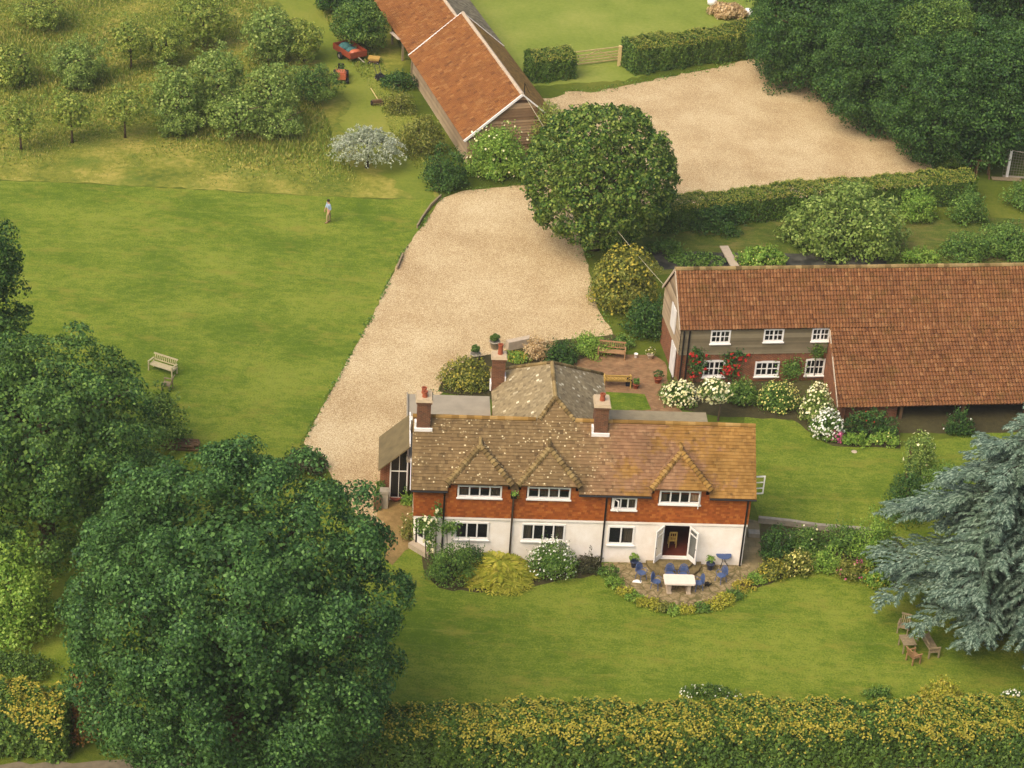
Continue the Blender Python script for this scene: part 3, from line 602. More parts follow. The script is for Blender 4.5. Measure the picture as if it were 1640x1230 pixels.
# corner glazed door on the chamfer
ch = Vector((X0-XL, -1.25, 0)).normalized(); cn = Vector((ch.y, -ch.x, 0))
def CH(u, v, o=0.): return Vector((XL, 1.25, 0))+ch*u+Vector((0, 0, v))+cn*o*-1
m = MB()
for (u0, u1, v0, v1) in ((.3, .42, .35, 2.1), (1.23, 1.35, .35, 2.1), (.42, 1.23, .35, .75), (.42, 1.23, 1.98, 2.1), (.79, .86, .75, 1.98)):
    m.add([CH(u, v, o) for o in (.03, -.06) for (u, v) in ((u0, v0), (u1, v0), (u1, v1), (u0, v1))], [(0, 1, 2, 3), (7, 6, 5, 4), (0, 4, 5, 1), (1, 5, 6, 2), (2, 6, 7, 3), (3, 7, 4, 0)])
dr = m.build('door', m_white, fh); m = MB(); m.quad(CH(.42, .75), CH(1.23, .75), CH(1.23, 1.98), CH(.42, 1.98)); m.build('pane', m_glass, dr)
m = MB(); m.add([tuple(Vector(CH(u, 0, 0))-cn*0+Vector((ch.y, -ch.x, 0))*o+Vector((0, 0, z))) for z in (0, .32) for (u, o) in ((.1, -.05), (1.6, -.05), (1.6, .45), (.1, .45))], [(4, 5, 6, 7), (0, 1, 5, 4), (1, 2, 6, 5), (2, 3, 7, 6), (3, 0, 4, 7)]); m.build('door_step', m_stone, fh)
# french doors
def leafdoor(hx, sgn, deg, lab):
    M = Matrix.Translation((hx, -.02, 0)) @ Matrix.Rotation(-sgn*R(deg), 4, 'Z'); l = .78; s = MB()
    A = lambda u0, u1, a, b, y=.03: s.box(min(sgn*u0, sgn*u1), max(sgn*u0, sgn*u1), -y, y, a, b, M)
    z0, z1 = DZ0+.02, DZ1-.03
    A(0, .11, z0, z1); A(l-.11, l, z0, z1); A(.11, l-.11, z0, z0+.3); A(.11, l-.11, z1-.1, z1); A(.11, l-.11, z1-.42, z1-.36)
    o = s.build('french_door', m_white, fh); o['label'] = lab
    q = MB(); q.quad(*[M @ Vector(v) for v in ((sgn*.11, 0, z0+.3), (sgn*(l-.11), 0, z0+.3), (sgn*(l-.11), 0, z1-.1), (sgn*.11, 0, z1-.1))]); q.build('pane', m_glass, o)
    k = MB(); k.lathe([(.02, -.02), (.03, 0), (.02, .02)], M @ Vector((sgn*(l-.06), -.05, 1.4)), 6); k.build('handle', m_black, o)
leafdoor(DX0+.02, -1, 52, 'left french door leaf folded back'); leafdoor(DX1-.02, 1, 60, 'right french door leaf folded back')
m = MB(); m.box(DX0-.08, DX0, -.05, .1, DZ0, DZ1+.08); m.box(DX1, DX1+.08, -.05, .1, DZ0, DZ1+.08); m.box(DX0, DX1, -.05, .1, DZ1, DZ1+.08); m.box(DX0-.1, DX1+.1, -.12, -.051, DZ0-.08, DZ0); m.build('door_frame', m_white, fh)
# roofs
ru = Vector((0, 1, RK)).normalized(); lsl = 2.847*math.sqrt(1+RK*RK)
roof = MB(); RX0, RX1 = XL-.24, .27
def in_dormer(x, v):
    y = -.331+v/math.sqrt(1+RK*RK); z = ZE+(y+.331)*RK
    for xc, hw in dorm:
        if abs(x-xc) < hw-.04 and z < 5.1+1.45*(1-abs(x-xc)/hw)-.02 and y < 1.7: return True
    return False
tiles(roof, (0, -.331, ZE), (1, 0, 0), (0, 1, RK), lsl, lambda v: (RX0, RX1), .18, .185, .036, in_dormer)
seg = []; e = RX0
for xc, hw in dorm: seg.append((e, xc-hw+.05)); e = xc+hw-.05
seg.append((e, RX1))
for a, b in seg: roof.quad((a, -.331, ZE-.02), (b, -.331, ZE-.02), (b, .35, ZE+.661*RK-.02), (a, .35, ZE+.661*RK-.02), t=.2); roof.quad((a, -.331, ZE-.06), (b, -.331, ZE-.06), (b, -.331, ZE-.0), (a, -.331, ZE), t=.2); roof.quad((a, .1, ZE-.06), (b, .1, ZE-.06), (b, -.331, ZE-.06), (a, -.331, ZE-.06), t=.1)
roof.quad((RX0, .35, ZE+.661*RK-.03), (RX1, .35, ZE+.661*RK-.03), (RX1, 2.516, ZR-.03), (RX0, 2.516, ZR-.03), t=.2)
roof.quad((RX1, HDp+.33, ZE), (RX0, HDp+.33, ZE), (RX0, 2.516, ZR), (RX1, 2.516, ZR), t=.3)
for x, s in ((RX0, 1), (RX1, -1)): roof.bar((x+s*.03, -.34, ZE-.03), (x+s*.03, 2.516, ZR-.03), .06, .09)
roof.build('main_roof', m_mainroof, fh)
for a, b in ((RX0, -11.55), (-9.45, RX1)): rd = MB(); ridge_tiles(rd, (a, 2.516, ZR), (b, 2.516, ZR), .12, .4); rd.build('ridge', m_ridge, fh)
for k, (xc, hw) in enumerate(dorm):
    ez, ey, ay, az = 5.1, -.45, 1.0, 6.56; d = MB(); hl = math.hypot(ay-ey, az-ez)
    tiles(d, (xc, ey, ez), (1, 0, 0), (0, ay-ey, az-ez), hl, lambda v: (-hw*(1-v/hl), hw*(1-v/hl)), .18, .185, .036)
    d.add([(xc-hw, ey, ez-.03), (xc+hw, ey, ez-.03), (xc, ay, az-.03)], [(0, 1, 2)], .2)
    by = 2.0; sl = math.hypot(hw, az-ez)
    for s in (-1, 1):
        O = (xc+s*hw, ey, ez); Vv = Vector((-s*hw, 0, az-ez)).normalized(); yh = lambda v: -.331+(ez+v/sl*(az-ez)-ZE)/RK
        if s > 0: tiles(d, O, (0, 1, 0), Vv, sl, lambda v: ((ay-ey)*v/sl, yh(v)-ey+.12), .18, .185, .032)
        else: tiles(d, O, (0, -1, 0), Vv, sl, lambda v: (-(yh(v)-ey+.12), -(ay-ey)*v/sl), .18, .185, .032)
        d.add([(xc+s*hw, ey, ez-.04), (xc+s*hw, .6, ez-.04), (xc, by, az-.04), (xc, ay, az-.04)], [(0, 1, 2, 3)], .2)
    d.quad((xc-hw, ey, ez-.05), (xc-hw, .3, ez-.05), (xc+hw, .3, ez-.05), (xc+hw, ey, ez-.05), t=0.)
    d.box(xc-hw+.01, xc+hw-.01, ey+.005, ey+.06, ez-.09, ez-.055, t=.0)
    do = d.build('dormer_roof', m_mainroof, fh)
    b = MB()
    for s in (-1, 1): ridge_tiles(b, (xc+s*hw, ey, ez-.01), (xc, ay, az-.01), .15, .22, True)
    ridge_tiles(b, (xc, ay-.05, az+.05), (xc, 1.85, az+.03), .1, .3); b.build('hip_tiles', m_bonnet if k < 2 else m_ridge, do)
# rear wing
wg = MB(); wx, wz, wy0, wy1, hwl, hwr, we, wye = -10.51, 8.28, 3.4, 7.05, 3.1, 3.3, 5.35, 11.0
wall(wg, (wx-hwl+.2, wye-.2, 0), (0, 3.5-wye, 0), (0, 0, we)); wall(wg, (wx+hwr-.2, 3.5, 0), (0, wye-3.7, 0), (0, 0, we)); wall(wg, (wx+hwr-.2, wye-.2, 0), (-hwl-hwr+.4, 0, 0), (0, 0, we))
wg.build('rear_wing_wall', m_brick, fh)
wr_ = MB()
def slope(mb, O, U, V, lv, f): tiles(mb, O, U, V, lv, f, .18, .185, .034)
def yN(v, l): return 2.5+max(0, (we+v/l*(wz-we)-ZR)/RK)
sl = math.hypot(hwl, wz-we); slope(wr_, (wx-hwl, wye, we), (0, -1, 0), (hwl, 0, wz-we), sl, lambda v: ((wye-wy1)*v/sl, wye-yN(v, sl)))
sr = math.hypot(hwr, wz-we); slope(wr_, (wx+hwr, wye, we), (0, 1, 0), (-hwr, 0, wz-we), sr, lambda v: (-(wye-yN(v, sr)), -(wye-wy1)*v/sr))
for s, hw in ((-1, hwl), (1, hwr)): wr_.quad((wx+s*hw, wye, we-.03), (wx+s*hw, 2.6, we-.03), (wx+s*hw*.3, 2.6, ZR-.03), (wx, 3.45, wz-.03), (wx, wy1, wz-.03), t=.2)
hb = math.hypot(wye-wy1, wz-we); wr_.add([(wx-hwl, wye, we-.02), (wx+hwr, wye, we-.02), (wx, wy1, wz-.02)], [(1, 0, 2)], .4)
wr_.build('rear_wing_roof', m_wingroof, fh)
d = MB(); hwf = wz-ZR
tiles(d, (wx, 2.5, ZR-.02), (1, 0, 0), (0, 1, RK), (wz-ZR)*math.sqrt(1+1/RK**2), lambda v: (-1.0*(1-v/1.25), 1.0*(1-v/1.25)), .18, .185, .036)
d.add([(wx-1.0, 2.5, ZR-.03), (wx+1.0, 2.5, ZR-.03), (wx, 3.38, wz-.03)], [(0, 1, 2)], .2); d.build('front_hip', m_mainroof, fh)
b = MB()
for s in (-1, 1): ridge_tiles(b, (wx+s*(.85 if s < 0 else 1.02), 2.5, ZR+.02), (wx, 3.38, wz+.02), .115, .19, True)
ridge_tiles(b, (wx, 3.3, wz+.03), (wx, wy1, wz+.02), .11, .4); ridge_tiles(b, (wx, wy1, wz+.03), (wx-hwl, wye, we+.03), .11, .4); ridge_tiles(b, (wx, wy1, wz+.03), (wx+hwr, wye, we+.03), .1, .4); b.build('wing_ridge', m_bonnet, fh)
# flat roofs at the back, left and right
m = MB(); m.box(-18.3, wx-hwl+.1, 5.1, 12.2, 2.78, 2.95); m.box(-18.32, -18.24, 5.1, 12.2, 2.951, 3.06); m.build('flat_roof', m_felt, fh); m = MB(); wall(m, (-18.15, 12.1, 0), (0, -7, 0), (0, 0, 2.8)); wall(m, (wx-hwl, 12.1, 0), (-18.15-wx+hwl, 0, 0), (0, 0, 2.8)); m.build('rear_wall', m_brick, fh)
m = MB(); m.box(-7.1, -.95, 5.1, 11.35, 2.64, 2.8); m.build('flat_roof', m_felt2, fh); m = MB(); wall(m, (-1.05, 5.1, 0), (0, 6.1, 0), (0, 0, 2.64)); wall(m, (-1.05, 11.2, 0), (-6, 0, 0), (0, 0, 2.64)); m.build('rear_wall', m_brick, fh)
# side porch (lean-to)
m = MB(); x0, x1, y0, y1 = -19.85, -18.17, 5.0, 8.45
P = [Vector(v) for v in ((x0, y0, 2.3), (x1, y0, 3.85), (x1, y1, 3.85), (x0, y1, 2.3))]
m.add([*P, *[p+Vector((0, 0, -.09)) for p in P]], [(0, 1, 2, 3), (7, 6, 5, 4), (0, 4, 5, 1), (3, 2, 6, 7), (0, 3, 7, 4)]); m.build('porch_roof', simple('porch roof felt', (126, 110, 74), .2, 2), fh)
m = MB(); m.box(-19.72, -19.62, 5.5, 8.4, 0, 2.28); m.box(-19.62, -19.2, 5.5, 5.6, 0, 2.5); m.build('porch_wall', m_brick, fh)
m = MB(); m.box(-19.2, -19.13, 5.48, 5.56, 0, 2.8); m.box(-18.27, -18.2, 5.48, 5.56, 0, 3.6); m.box(-18.7, -18.67, 5.5, 5.55, 0, 3.1); m.box(-19.13, -18.27, 5.5, 5.55, 1.9, 1.96); m.box(-19.13, -18.27, 5.5, 5.55, 0, .2); po = m.build('porch_glazing', m_white, fh)
m = MB(); m.quad((-19.13, 5.53, .2), (-18.27, 5.53, .2), (-18.27, 5.53, 3.6), (-19.13, 5.53, 2.85)); m.build('pane', simple('dark glazing', (26, 30, 30), .1, 3, .1, .5), po)
for p, q, a, b in (((XL-.3, 2.45, ZR-.12), (XL-.3, 4.6, 5.3), .05, .2), ((XL-.29, -.3, ZE-.05), (XL-.29, .9, ZE+1.15), .03, .1), ((-18.15, 5.0, 3.95), (-18.15, 8.4, 3.95), .06, .2)): m = MB(); m.bar(p, q, a, b); m.build('bargeboard', m_white, fh)
# chimneys
def chimney(cx, cy, z0, z1, w, dpt, pots, flash, mat=m_chimbrick, name='chimney'):
    m = MB(); m.box(cx-w/2, cx+w/2, cy-dpt/2, cy+dpt/2, z0, z1-.3); m.box(cx-w/2-.06, cx+w/2+.06, cy-dpt/2-.06, cy+dpt/2+.06, z1-.3, z1-.18); o = m.build(name, mat, fh)
    m = MB(); m.add([(cx+sx*(w/2+.1-k*.06), cy+sy*(dpt/2+.1-k*.06), z1-.179+k*.17) for k in (0, 1) for sx, sy in ((-1, -1), (1, -1), (1, 1), (-1, 1))], [(3, 2, 1, 0), (4, 5, 6, 7), (0, 1, 5, 4), (1, 2, 6, 5), (2, 3, 7, 6), (3, 0, 4, 7)]); m.build('chimney_cap', m_stonecap, o)
    for (dx, dy, hh, tilt) in pots:
        m = MB(); m.lathe([(.15, 0), (.14, .08), (.12, hh*.8), (.15, hh*.85), (.15, hh), (.1, hh), (.1, hh*.5)], (cx+dx, cy+dy, z1-.01), 12); m.build('chimney_pot', m_terracotta, o)
    if flash:
        m = MB(); y = cy-dpt/2; z = ZR-(2.516-y)*RK; m.box(cx-w/2-.12, cx+w/2+.12, y-.12, y-.005, z-.12, z+.1); m.box(cx-w/2-.12, cx-w/2-.01, y, 2.35, z-.05, z+.42); m.build('flashing', m_white, o)
    return o
chimney(-17.55, 2.45, 6.2, 8.75, .72, .9, [(-.02, .2, .34, 0), (.02, -.18, .34, 0)], True); chimney(-8.1, 2.5, 6.2, 8.75, .72, 1.0, [(0, -.05, .4, 0)], True)
chimney(-13.3, 9.05, 5.2, 7.62, .72, .62, [(.05, 0, .62, 0)], False)
for a, b, c, d in ((-13.74, -13.665, 5.4, 5.85), (-12.935, -12.87, 6.0, 6.3)):
    m = MB(); m.box(a, b, 8.7, 9.3, c, d); m.build('flashing', m_white, fh)
# gutters and downpipes
for a, b in seg: m = MB(); m.tube([(a, -.4, ZE-.06), (b, -.4, ZE-.06)], .055, 6); m.build('gutter', m_black, fh)
for x, zt in ((-16.33, 4.45), (-12.67, 4.55), (-7.7, 4.45), (-.12, 4.5)):
    m = MB(); m.tube([(x, -.38, zt), (x, -.15, zt-.25), (x, -.13, 2.72), (x, -.09, 2.5), (x, -.08, 0)], .05, 7)
    if x == -12.67: m.box(x-.16, x+.16, -.42, -.14, 4.2, 4.55)
    m.build('downpipe', m_black, fh)
m = MB(); m.box(.06, .1, 1.2, 2.0, 3.3, 4.6); m.build('side_window', m_white, fh)
m = MB(); M = Matrix.Translation((.12, 1.1, 0)) @ Matrix.Rotation(R(8), 4, 'Z')
for (a, b, c, d) in ((0, .07, 3.9, 5.05), (.73, .8, 3.9, 5.05), (.07, .73, 3.9, 3.97), (.07, .73, 4.98, 5.05), (.07, .73, 4.25, 4.29), (.07, .73, 4.62, 4.66)): m.box(a, b, -.025, .025, c, d, M)
o = m.build('open_casement', m_white, fh); o['label'] = 'white casement standing open beyond the right gable'
# door steps, and the chair inside
st = MB(); cx = (DX0+DX1)/2
def half(r, k=20): return [(cx+r*math.cos(math.pi+math.pi*i/k), -.02+r*math.sin(math.pi+math.pi*i/k)) for i in range(k+1)]
st.prism(half(1.5), 0, .2); st.prism(half(1.05), .201, .38); sto = st.build('steps', brickpave('step stone', (150, 132, 92), (128, 114, 78), (104, 92, 60), .4, .3)); sto.location = HX; sto.rotation_euler = (0, 0, HYW); tag(sto, 'two semicircular stone steps in front of the open french doors', 'steps')
def HW(x, y, z=0):
    c, s = math.cos(HYW), math.sin(HYW); return (HX[0]+c*x-s*y, HX[1]+s*x+c*y, z)

# ------------------------------------------------------------------ annex (long low barn on the right)
BX, BYW = (10.081, 120.565, 0), .1684
ax = thing('annex_barn', 'long low annex with brown pantile roof, weatherboarded upper wall and a catslide eave', 'barn', BX, BYW)
AZE, AZR, AW, AL, AX = 3.837, 6.552, 5.194, 24.5, 9.36
up_ = [(1.85, 3.1, 2.78, 3.7), (5.18, 6.45, 2.84, 3.74), (8.22, 9.36, 2.84, 3.74)]; lo_ = [(1.62, 3.0, .42, 1.55), (4.9, 6.44, .38, 1.42), (8.1, 9.34, .38, 1.54)]
m = MB(); wall(m, (0, 0, 0), (AX, 0, 0), (0, 0, 2.0), [(a, b, c, d) for a, b, c, d in lo_], .1)
wall(m, (AX, 0, 0), (0, -5.0, 0), (0, 0, 1.35)); m.add([(AX, 0, 1.35), (AX, -5, 1.2), (AX, 0, 3.75)], [(0, 1, 2)])
wall(m, (0, AW, 0), (0, -AW, 0), (0, 0, 2.0)); m.quad((AL, 0, 0), (AL, AW, 0), (AL, AW, 3.8), (AL, 0, 3.8)); m.quad((AL, AW, 0), (0, AW, 0), (0, AW, 3.8), (AL, AW, 3.8)); m.build('brick_wall', m_brick, ax)
m = MB(); wall(m, (0, -.02, 2.0), (AX-.02, 0, 0), (0, 0, 1.78), [(a, b, c-2.0, d-2.0) for a, b, c, d in up_], .1, .16, 0, .04); m.build('weatherboarding', m_board, ax)
m = MB(); wall(m, (-.02, AW, 2.0), (0, -AW, 0), (0, 0, 1.8), (), .1, .2, 0, .03)
for i in range(12):
    z0 = 3.8+i*.22; z1 = z0+.22; t0 = (z0-3.8)/(AZR-3.8); t1 = min(1, (z1-3.8)/(AZR-3.8)); m.quad((-.05, AW*(1-t0/2), z0), (-.05, AW*t0/2, z0), (-.02, AW*t1/2, min(z1, AZR)), (-.02, AW*(1-t1/2), min(z1, AZR)))
m.build('gable_boarding', m_paleboard, ax)
for a, b, c, d in ((.5, 1.7, .1, 2.1), (1.3, 2.6, 2.7, 4.3)): m = MB(); m.box(-.12, -.06, a, b, c, d); m.build('white_panel', m_whitewall, ax)
m = MB(); m.box(.05, AX, .7, AW-.1, .1, 3.75); m.box(AX+.12, AL-.1, .7, AW-.1, .05, 3.75); m.box(AX+.12, AL-.1, -3.3, .6, .05, 1.95); m.build('interior', m_dark, ax)  # dark blocks in place of the shade indoors and under the catslide
for a, b, c, d in up_: window(ax, a, b, c, d, -.01, 2, 2, True, None, ((.7, .95),), fw=.1)
for a, b, c, d in lo_: window(ax, a, b, c, d, 0, 2, 2, True, None, (), fw=.1, arch=.07)
m = MB(); pk = (AZR-AZE)/(AW/2+.15); sl = math.hypot(AW/2+.15, AZR-AZE); pantiles(m, (-.12, -.15, AZE), (1, 0, 0), (0, 1, pk), sl, lambda v: (0, AL+.12), .205, .3, .04, None, .025)
CY, CZ = -5.1, 1.1
cl = math.hypot(-.15-CY, AZE-CZ); pantiles(m, (AX-.1, CY, CZ), (1, 0, 0), (0, -.15-CY, AZE-CZ), cl, lambda v: (-.45*(1-v/cl), AL-AX+.1), .205, .3, .04, None, .03)
m.quad((-.12, -.15, AZE-.02), (AL, -.15, AZE-.02), (AL, AW/2, AZR-.03), (-.12, AW/2, AZR-.03), t=.1); m.quad((AX-.5, CY, CZ-.03), (AL, CY, CZ-.03), (AL, -.15, AZE-.03), (AX-.1, -.15, AZE-.03), t=.1)
m.quad((AL, AW+.15, AZE), (-.12, AW+.15, AZE), (-.12, AW/2, AZR), (AL, AW/2, AZR), t=.4)
m.quad((-.12, -.15, AZE-.05), (-.12, .1, AZE-.05), (AX, .1, AZE-.05), (AX, -.15, AZE-.05), t=.1); m.build('roof', m_annexroof, ax)
m = MB(); ridge_tiles(m, (-.14, AW/2, AZR+.02), (AL, AW/2, AZR+.04), .14, .38); m.build('ridge', m_bonnet, ax)
for p, q in (((-.15, -.16, AZE-.02), (-.15, AW/2, AZR-.02)), ((-.15, AW+.16, AZE-.02), (-.15, AW/2, AZR-.02)), ((AX-.55, CY, CZ), (AX-.12, -.3, AZE-.12))): m = MB(); m.bar(p, q, .05, .16); m.build('bargeboard', m_stone, ax)
m = MB()
for x in (AX+.6, AX+3.6, AX+7.5, AX+11.5, AL-.6): m = MB(); m.box(x-.08, x+.08, CY+.25, CY+.41, 0, CZ-.02); m.build('post', m_oldwood, ax)
m = MB(); m.box(AX, AX+3.4, CY+.5, CY+.62, 0, 1.2); m.build('low_wall', m_brick, ax)
for x in (.18, .52):
    m = MB(); m.tube([(x, -.1, 3.7), (x, -.1, 0)], .05, 6); m.build('downpipe', m_black, ax)

# ------------------------------------------------------------------ outbuilding at the top
OX, OYW = (-.64, 151.41, 0), 1.8947
ob = thing('tall_outbuilding', 'orange pantiled outbuilding with boarded gable and pale side wall, behind the round tree', 'outbuilding', OX, OYW)
ZRo, WL, LO, WR, ZLo, ZRr = 5.28, 4.2, 16.14, 3.48, 1.95, 2.3
def pansl(mb, x0, x1, yl, zl, zr, tw=.26, th=.32, sag=.02):
    sl = math.hypot(yl, zr-zl)
    pantiles(mb, (x1, yl, zl), (-1, 0, 0), (0, -yl, zr-zl), sl, lambda v: (0, x1-x0), tw, th, .06, None, sag); mb.quad((x1, yl, zl-.03), (x0, yl, zl-.03), (x0, 0, zr-.03), (x1, 0, zr-.03), t=.1)
m = MB(); pansl(m, 0, LO, WL, ZLo, ZRo); m.build('west_roof', m_barnroof, ob)
m = MB(); sl = math.hypot(WR, ZRo-ZRr); tiles(m, (0, -WR, ZRr), (1, 0, 0), (0, WR, ZRo-ZRr), sl, lambda v: (0, LO), .3, .24, .02); m.quad((0, -WR, ZRr-.02), (LO, -WR, ZRr-.02), (LO, 0, ZRo-.02), (0, 0, ZRo-.02), t=.3); m.build('east_roof', m_mossroof, ob)
m = MB(); ridge_tiles(m, (-.05, 0, ZRo), (LO, 0, ZRo), .15, .45); m.build('ridge', m_stone, ob)
for x in (-.06, LO+.03):
    for q, b in (((x, WL+.05, ZLo-.02), .16), ((x, -WR-.05, ZRr-.02), .1)): m = MB(); m.bar(q, (x, 0, ZRo+.02), .1, b); m.build('bargeboard', m_white, ob)
m = MB(); wall(m, (LO-.1, WL-.3, 0), (-LO+.2, 0, 0), (0, 0, ZLo), (), .1, .22, 0, .02); m.build('side_wall', m_paleboard, ob)
m = MB(); 
for i in range(24):
    z0 = i*.22; z1 = z0+.22
    def lim(z): return (WL-.3 if z < ZLo else (WL-.3)*(1-(z-ZLo)/(ZRo-ZLo-.05))), (-WR+.2 if z < ZRr else (-WR+.2)*(1-(z-ZRr)/(ZRo-ZRr-.05)))
    if z0 > ZRo-.1: break
    a0, b0 = lim(z0); a1, b1 = lim(min(z1, ZRo-.06)); m.quad((.05, a0, z0), (.05, b0, z0), (.12, b1, min(z1, ZRo-.06)), (.11, a1, min(z1, ZRo-.06)))
    m.quad((LO-.1, b0, z0), (LO-.1, a0, z0), (LO-.1, a1, min(z1, ZRo-.06)), (LO-.1, b1, min(z1, ZRo-.06)))
wall(m, (0.1, -WR+.2, 0), (LO-.2, 0, 0), (0, 0, ZRr), (), .1, .22, 0, .02); m.build('boarded_wall', m_gableboard, ob)
m = MB(); m.bar((-.05, -.1, ZRo), (-.05, -.1, ZRo+.95), .05); m.bar((-.05, -.1, ZRo+.9), (-.05, -.5, ZRo+.1), .03); m.build('cable_bracket', m_black, ob)
os_ = thing('open_fronted_shed', 'lower pantiled shed open on its left side, joined behind the outbuilding', 'shed', OX, OYW)
m = MB(); x0, x1 = LO+.1, LO+22; pansl(m, x0, x1, 4.0, 1.8, 4.3, .26, .32, .03); m.build('west_roof', m_barnroof, os_)
m = MB(); sl = math.hypot(3.6, 2.1); tiles(m, (x0, -3.6, 2.2), (1, 0, 0), (0, 3.6, 2.1), sl, lambda v: (0, x1-x0), .35, .3, .02); m.quad((x0, -3.6, 2.18), (x1, -3.6, 2.18), (x1, 0, 4.28), (x0, 0, 4.28), t=.3); m.build('east_roof', m_greyroof, os_)
m = MB(); ridge_tiles(m, (x0, 0, 4.32), (x1, 0, 4.32), .14, .45); m.build('ridge', m_stone, os_)
m = MB(); m.quad((x1, -3.4, 0), (x0, -3.4, 0), (x0, -3.4, 2.2), (x1, -3.4, 2.2)); m.quad((x0+.2, .6, 0), (x1, .6, 0), (x1, .6, 3.7), (x0+.2, .6, 3.7)); m.quad((x0, 3.8, 0), (x0, -3.4, 0), (x0, -3.4, 2.1), (x0, 3.8, 1.8)); m.quad((x1, -3.4, 0), (x1, 3.8, 0), (x1, 3.8, 1.8), (x1, -3.4, 2.1)); m.build('back_wall', m_dark, os_)
for x in (x0+.6, x0+3.6, x0+7, x0+10.5, x0+14): m = MB(); m.bar((x, 3.75, 0), (x, 3.75, 1.8), .16); m.bar((x, 3.75, 1.2), (x+.7, 3.75, 1.78), .09); m.build('post', m_greywood, os_)
m = MB(); m.bar((x0+3.4, 4.1, 1.9), (x0+5.4, 4.3, 1.75), .3, .04); m.build('fascia', m_stone, os_)
# ------------------------------------------------------------------ trees
def big(label, e, kind, size, rc, dens, trunk=.35, **kw):
    x, y, zc, a, h = e; ncl = int(kw.pop('nc', 1.0)*3.2*(a*a+2*a*h)/(rc*rc)); nl = int(dens*rc*rc*12/(size*size))
    return tree(label, e, kind, ncl, rc, nl, size, trunk=trunk, **kw)
big('huge dark green broadleaf tree covering the corner in front of the house', (-11.73,82.16,8.60,7.84,7.71), 'oak', .18, .98, .8, .55, zlow=-.97, amp=.13, boost=1.1, shell=.8, core=.2, sq=.86, nc=.85, flat=.75)
big('large mid green tree beside the left lawn, behind the huge dark tree', (-23.86,97.56,7.20,6.65,6.47), 'left', .18, .9, .75, .45, zlow=-.97, amp=.25, boost=1.1, shell=.74, sq=.85, nc=.65, flat=.7)
big('tall dark narrow tree at the left edge of the lawn', (-29.43,105.32,8.00,3.48,10.34), 'left', .18, .7, .6, .3, zlow=-.97, amp=.16, sq=.75)
shrub('loose pale leaved shrub leaning out under the large tree by the garden bench', (-19.85,109.37,1.70,1.35,4.38), 'broad', 2600, .17, amp=.25)
shrub('rounded yellow green tree by the grass strip, left of the huge dark tree', (-23.94,90.96,2.00,1.78,6.41), 'bright', 5200, .18, amp=.2, name='small_tree', cat='tree')
shrub('low dark green mound between the yellow hedge and the grass strip', (-23.46,87.90,2.37,1.06,1.02), 'hedge', 2600, .14)
big('big round clipped tree standing between the two gravel yards', (4.98,138.09,5.30,5.25,4.96), 'lime', .24, .46, .62, .35, zlow=-.75, amp=.05, shell=.9, core=.1, flat=.95, boost=.7)
big('broad dark tree overhanging the far corner of the gravel yard', (21.33,169.95,5.20,4.96,5.80), 'dark', .18, .75, .6, .35, zlow=-.95, amp=.25, sq=.8)
big('dark green tree beside the right edge of the gravel yard, with lighter sprays', (26.20,162.21,5.40,4.53,5.75), 'dark', .18, .75, .6, .35, zlow=-.95, amp=.25, sq=.8)
big('deep green tree over the corner where gravel meets the garden', (29.94,156.26,4.90,4.29,4.80), 'dark', .18, .75, .6, .35, zlow=-.95, amp=.25, sq=.8)
big('tall dark tree behind the others in the far right corner', (31.94,173.42,7.00,5.02,6.69), 'dark', .19, .8, .55, .4, zlow=-.95, amp=.18)
big('shadowy tree above the chicken run frame', (35.56,158.29,5.80,4.91,5.44), 'dark', .19, .8, .55, .4, zlow=-.95, amp=.25, sq=.8)
big('mid green tree at the top right edge of the photo', (39.99,173.70,7.20,5.02,5.86), 'dark', .19, .8, .55, .4, zlow=-.95, amp=.18)
big('small dark tree at the top edge behind the end of the clipped hedge', (20.38,180.08,3.40,2.48,3.50), 'dark', .18, .8, .6, .3, zlow=-.95)
big('dark tree filling the gap behind the yard corner trees', (25.30,173.07,5.60,3.77,5.17), 'dark', .18, .75, .6, .35, zlow=-.95, amp=.25, sq=.8)
big('dark tree between the yard corner and the tall dark tree', (30.18,162.51,6.20,3.34,5.73), 'broad', .18, .75, .6, .35, zlow=-.95, amp=.25, sq=.8)
big('dense low dark tree right of the yard corner, above the bright bush', (33.04,155.94,3.40,3.72,3.11), 'dark', .22, .8, .6, .3, zlow=-.95, amp=.25, sq=.8)
for lab, sp in (('dark leafy skirt of foliage at the far corner of the gravel yard', (21.65,172.12,2.62,2.07,5.21)), ('second dark leafy bush along the right edge of the gravel yard', (24.62,166.52,2.82,2.23,5.50)), ('third dark leafy bush along the right edge of the gravel yard, lower down', (27.36,160.91,2.65,2.10,5.91)), ('dark leafy bush at the lower right corner of the gravel yard', (30.25,156.90,2.12,1.69,5.26))):
    shrub(lab, sp, 'dark', 4200, .18, amp=.35, group='dark bushes along the gravel yard')
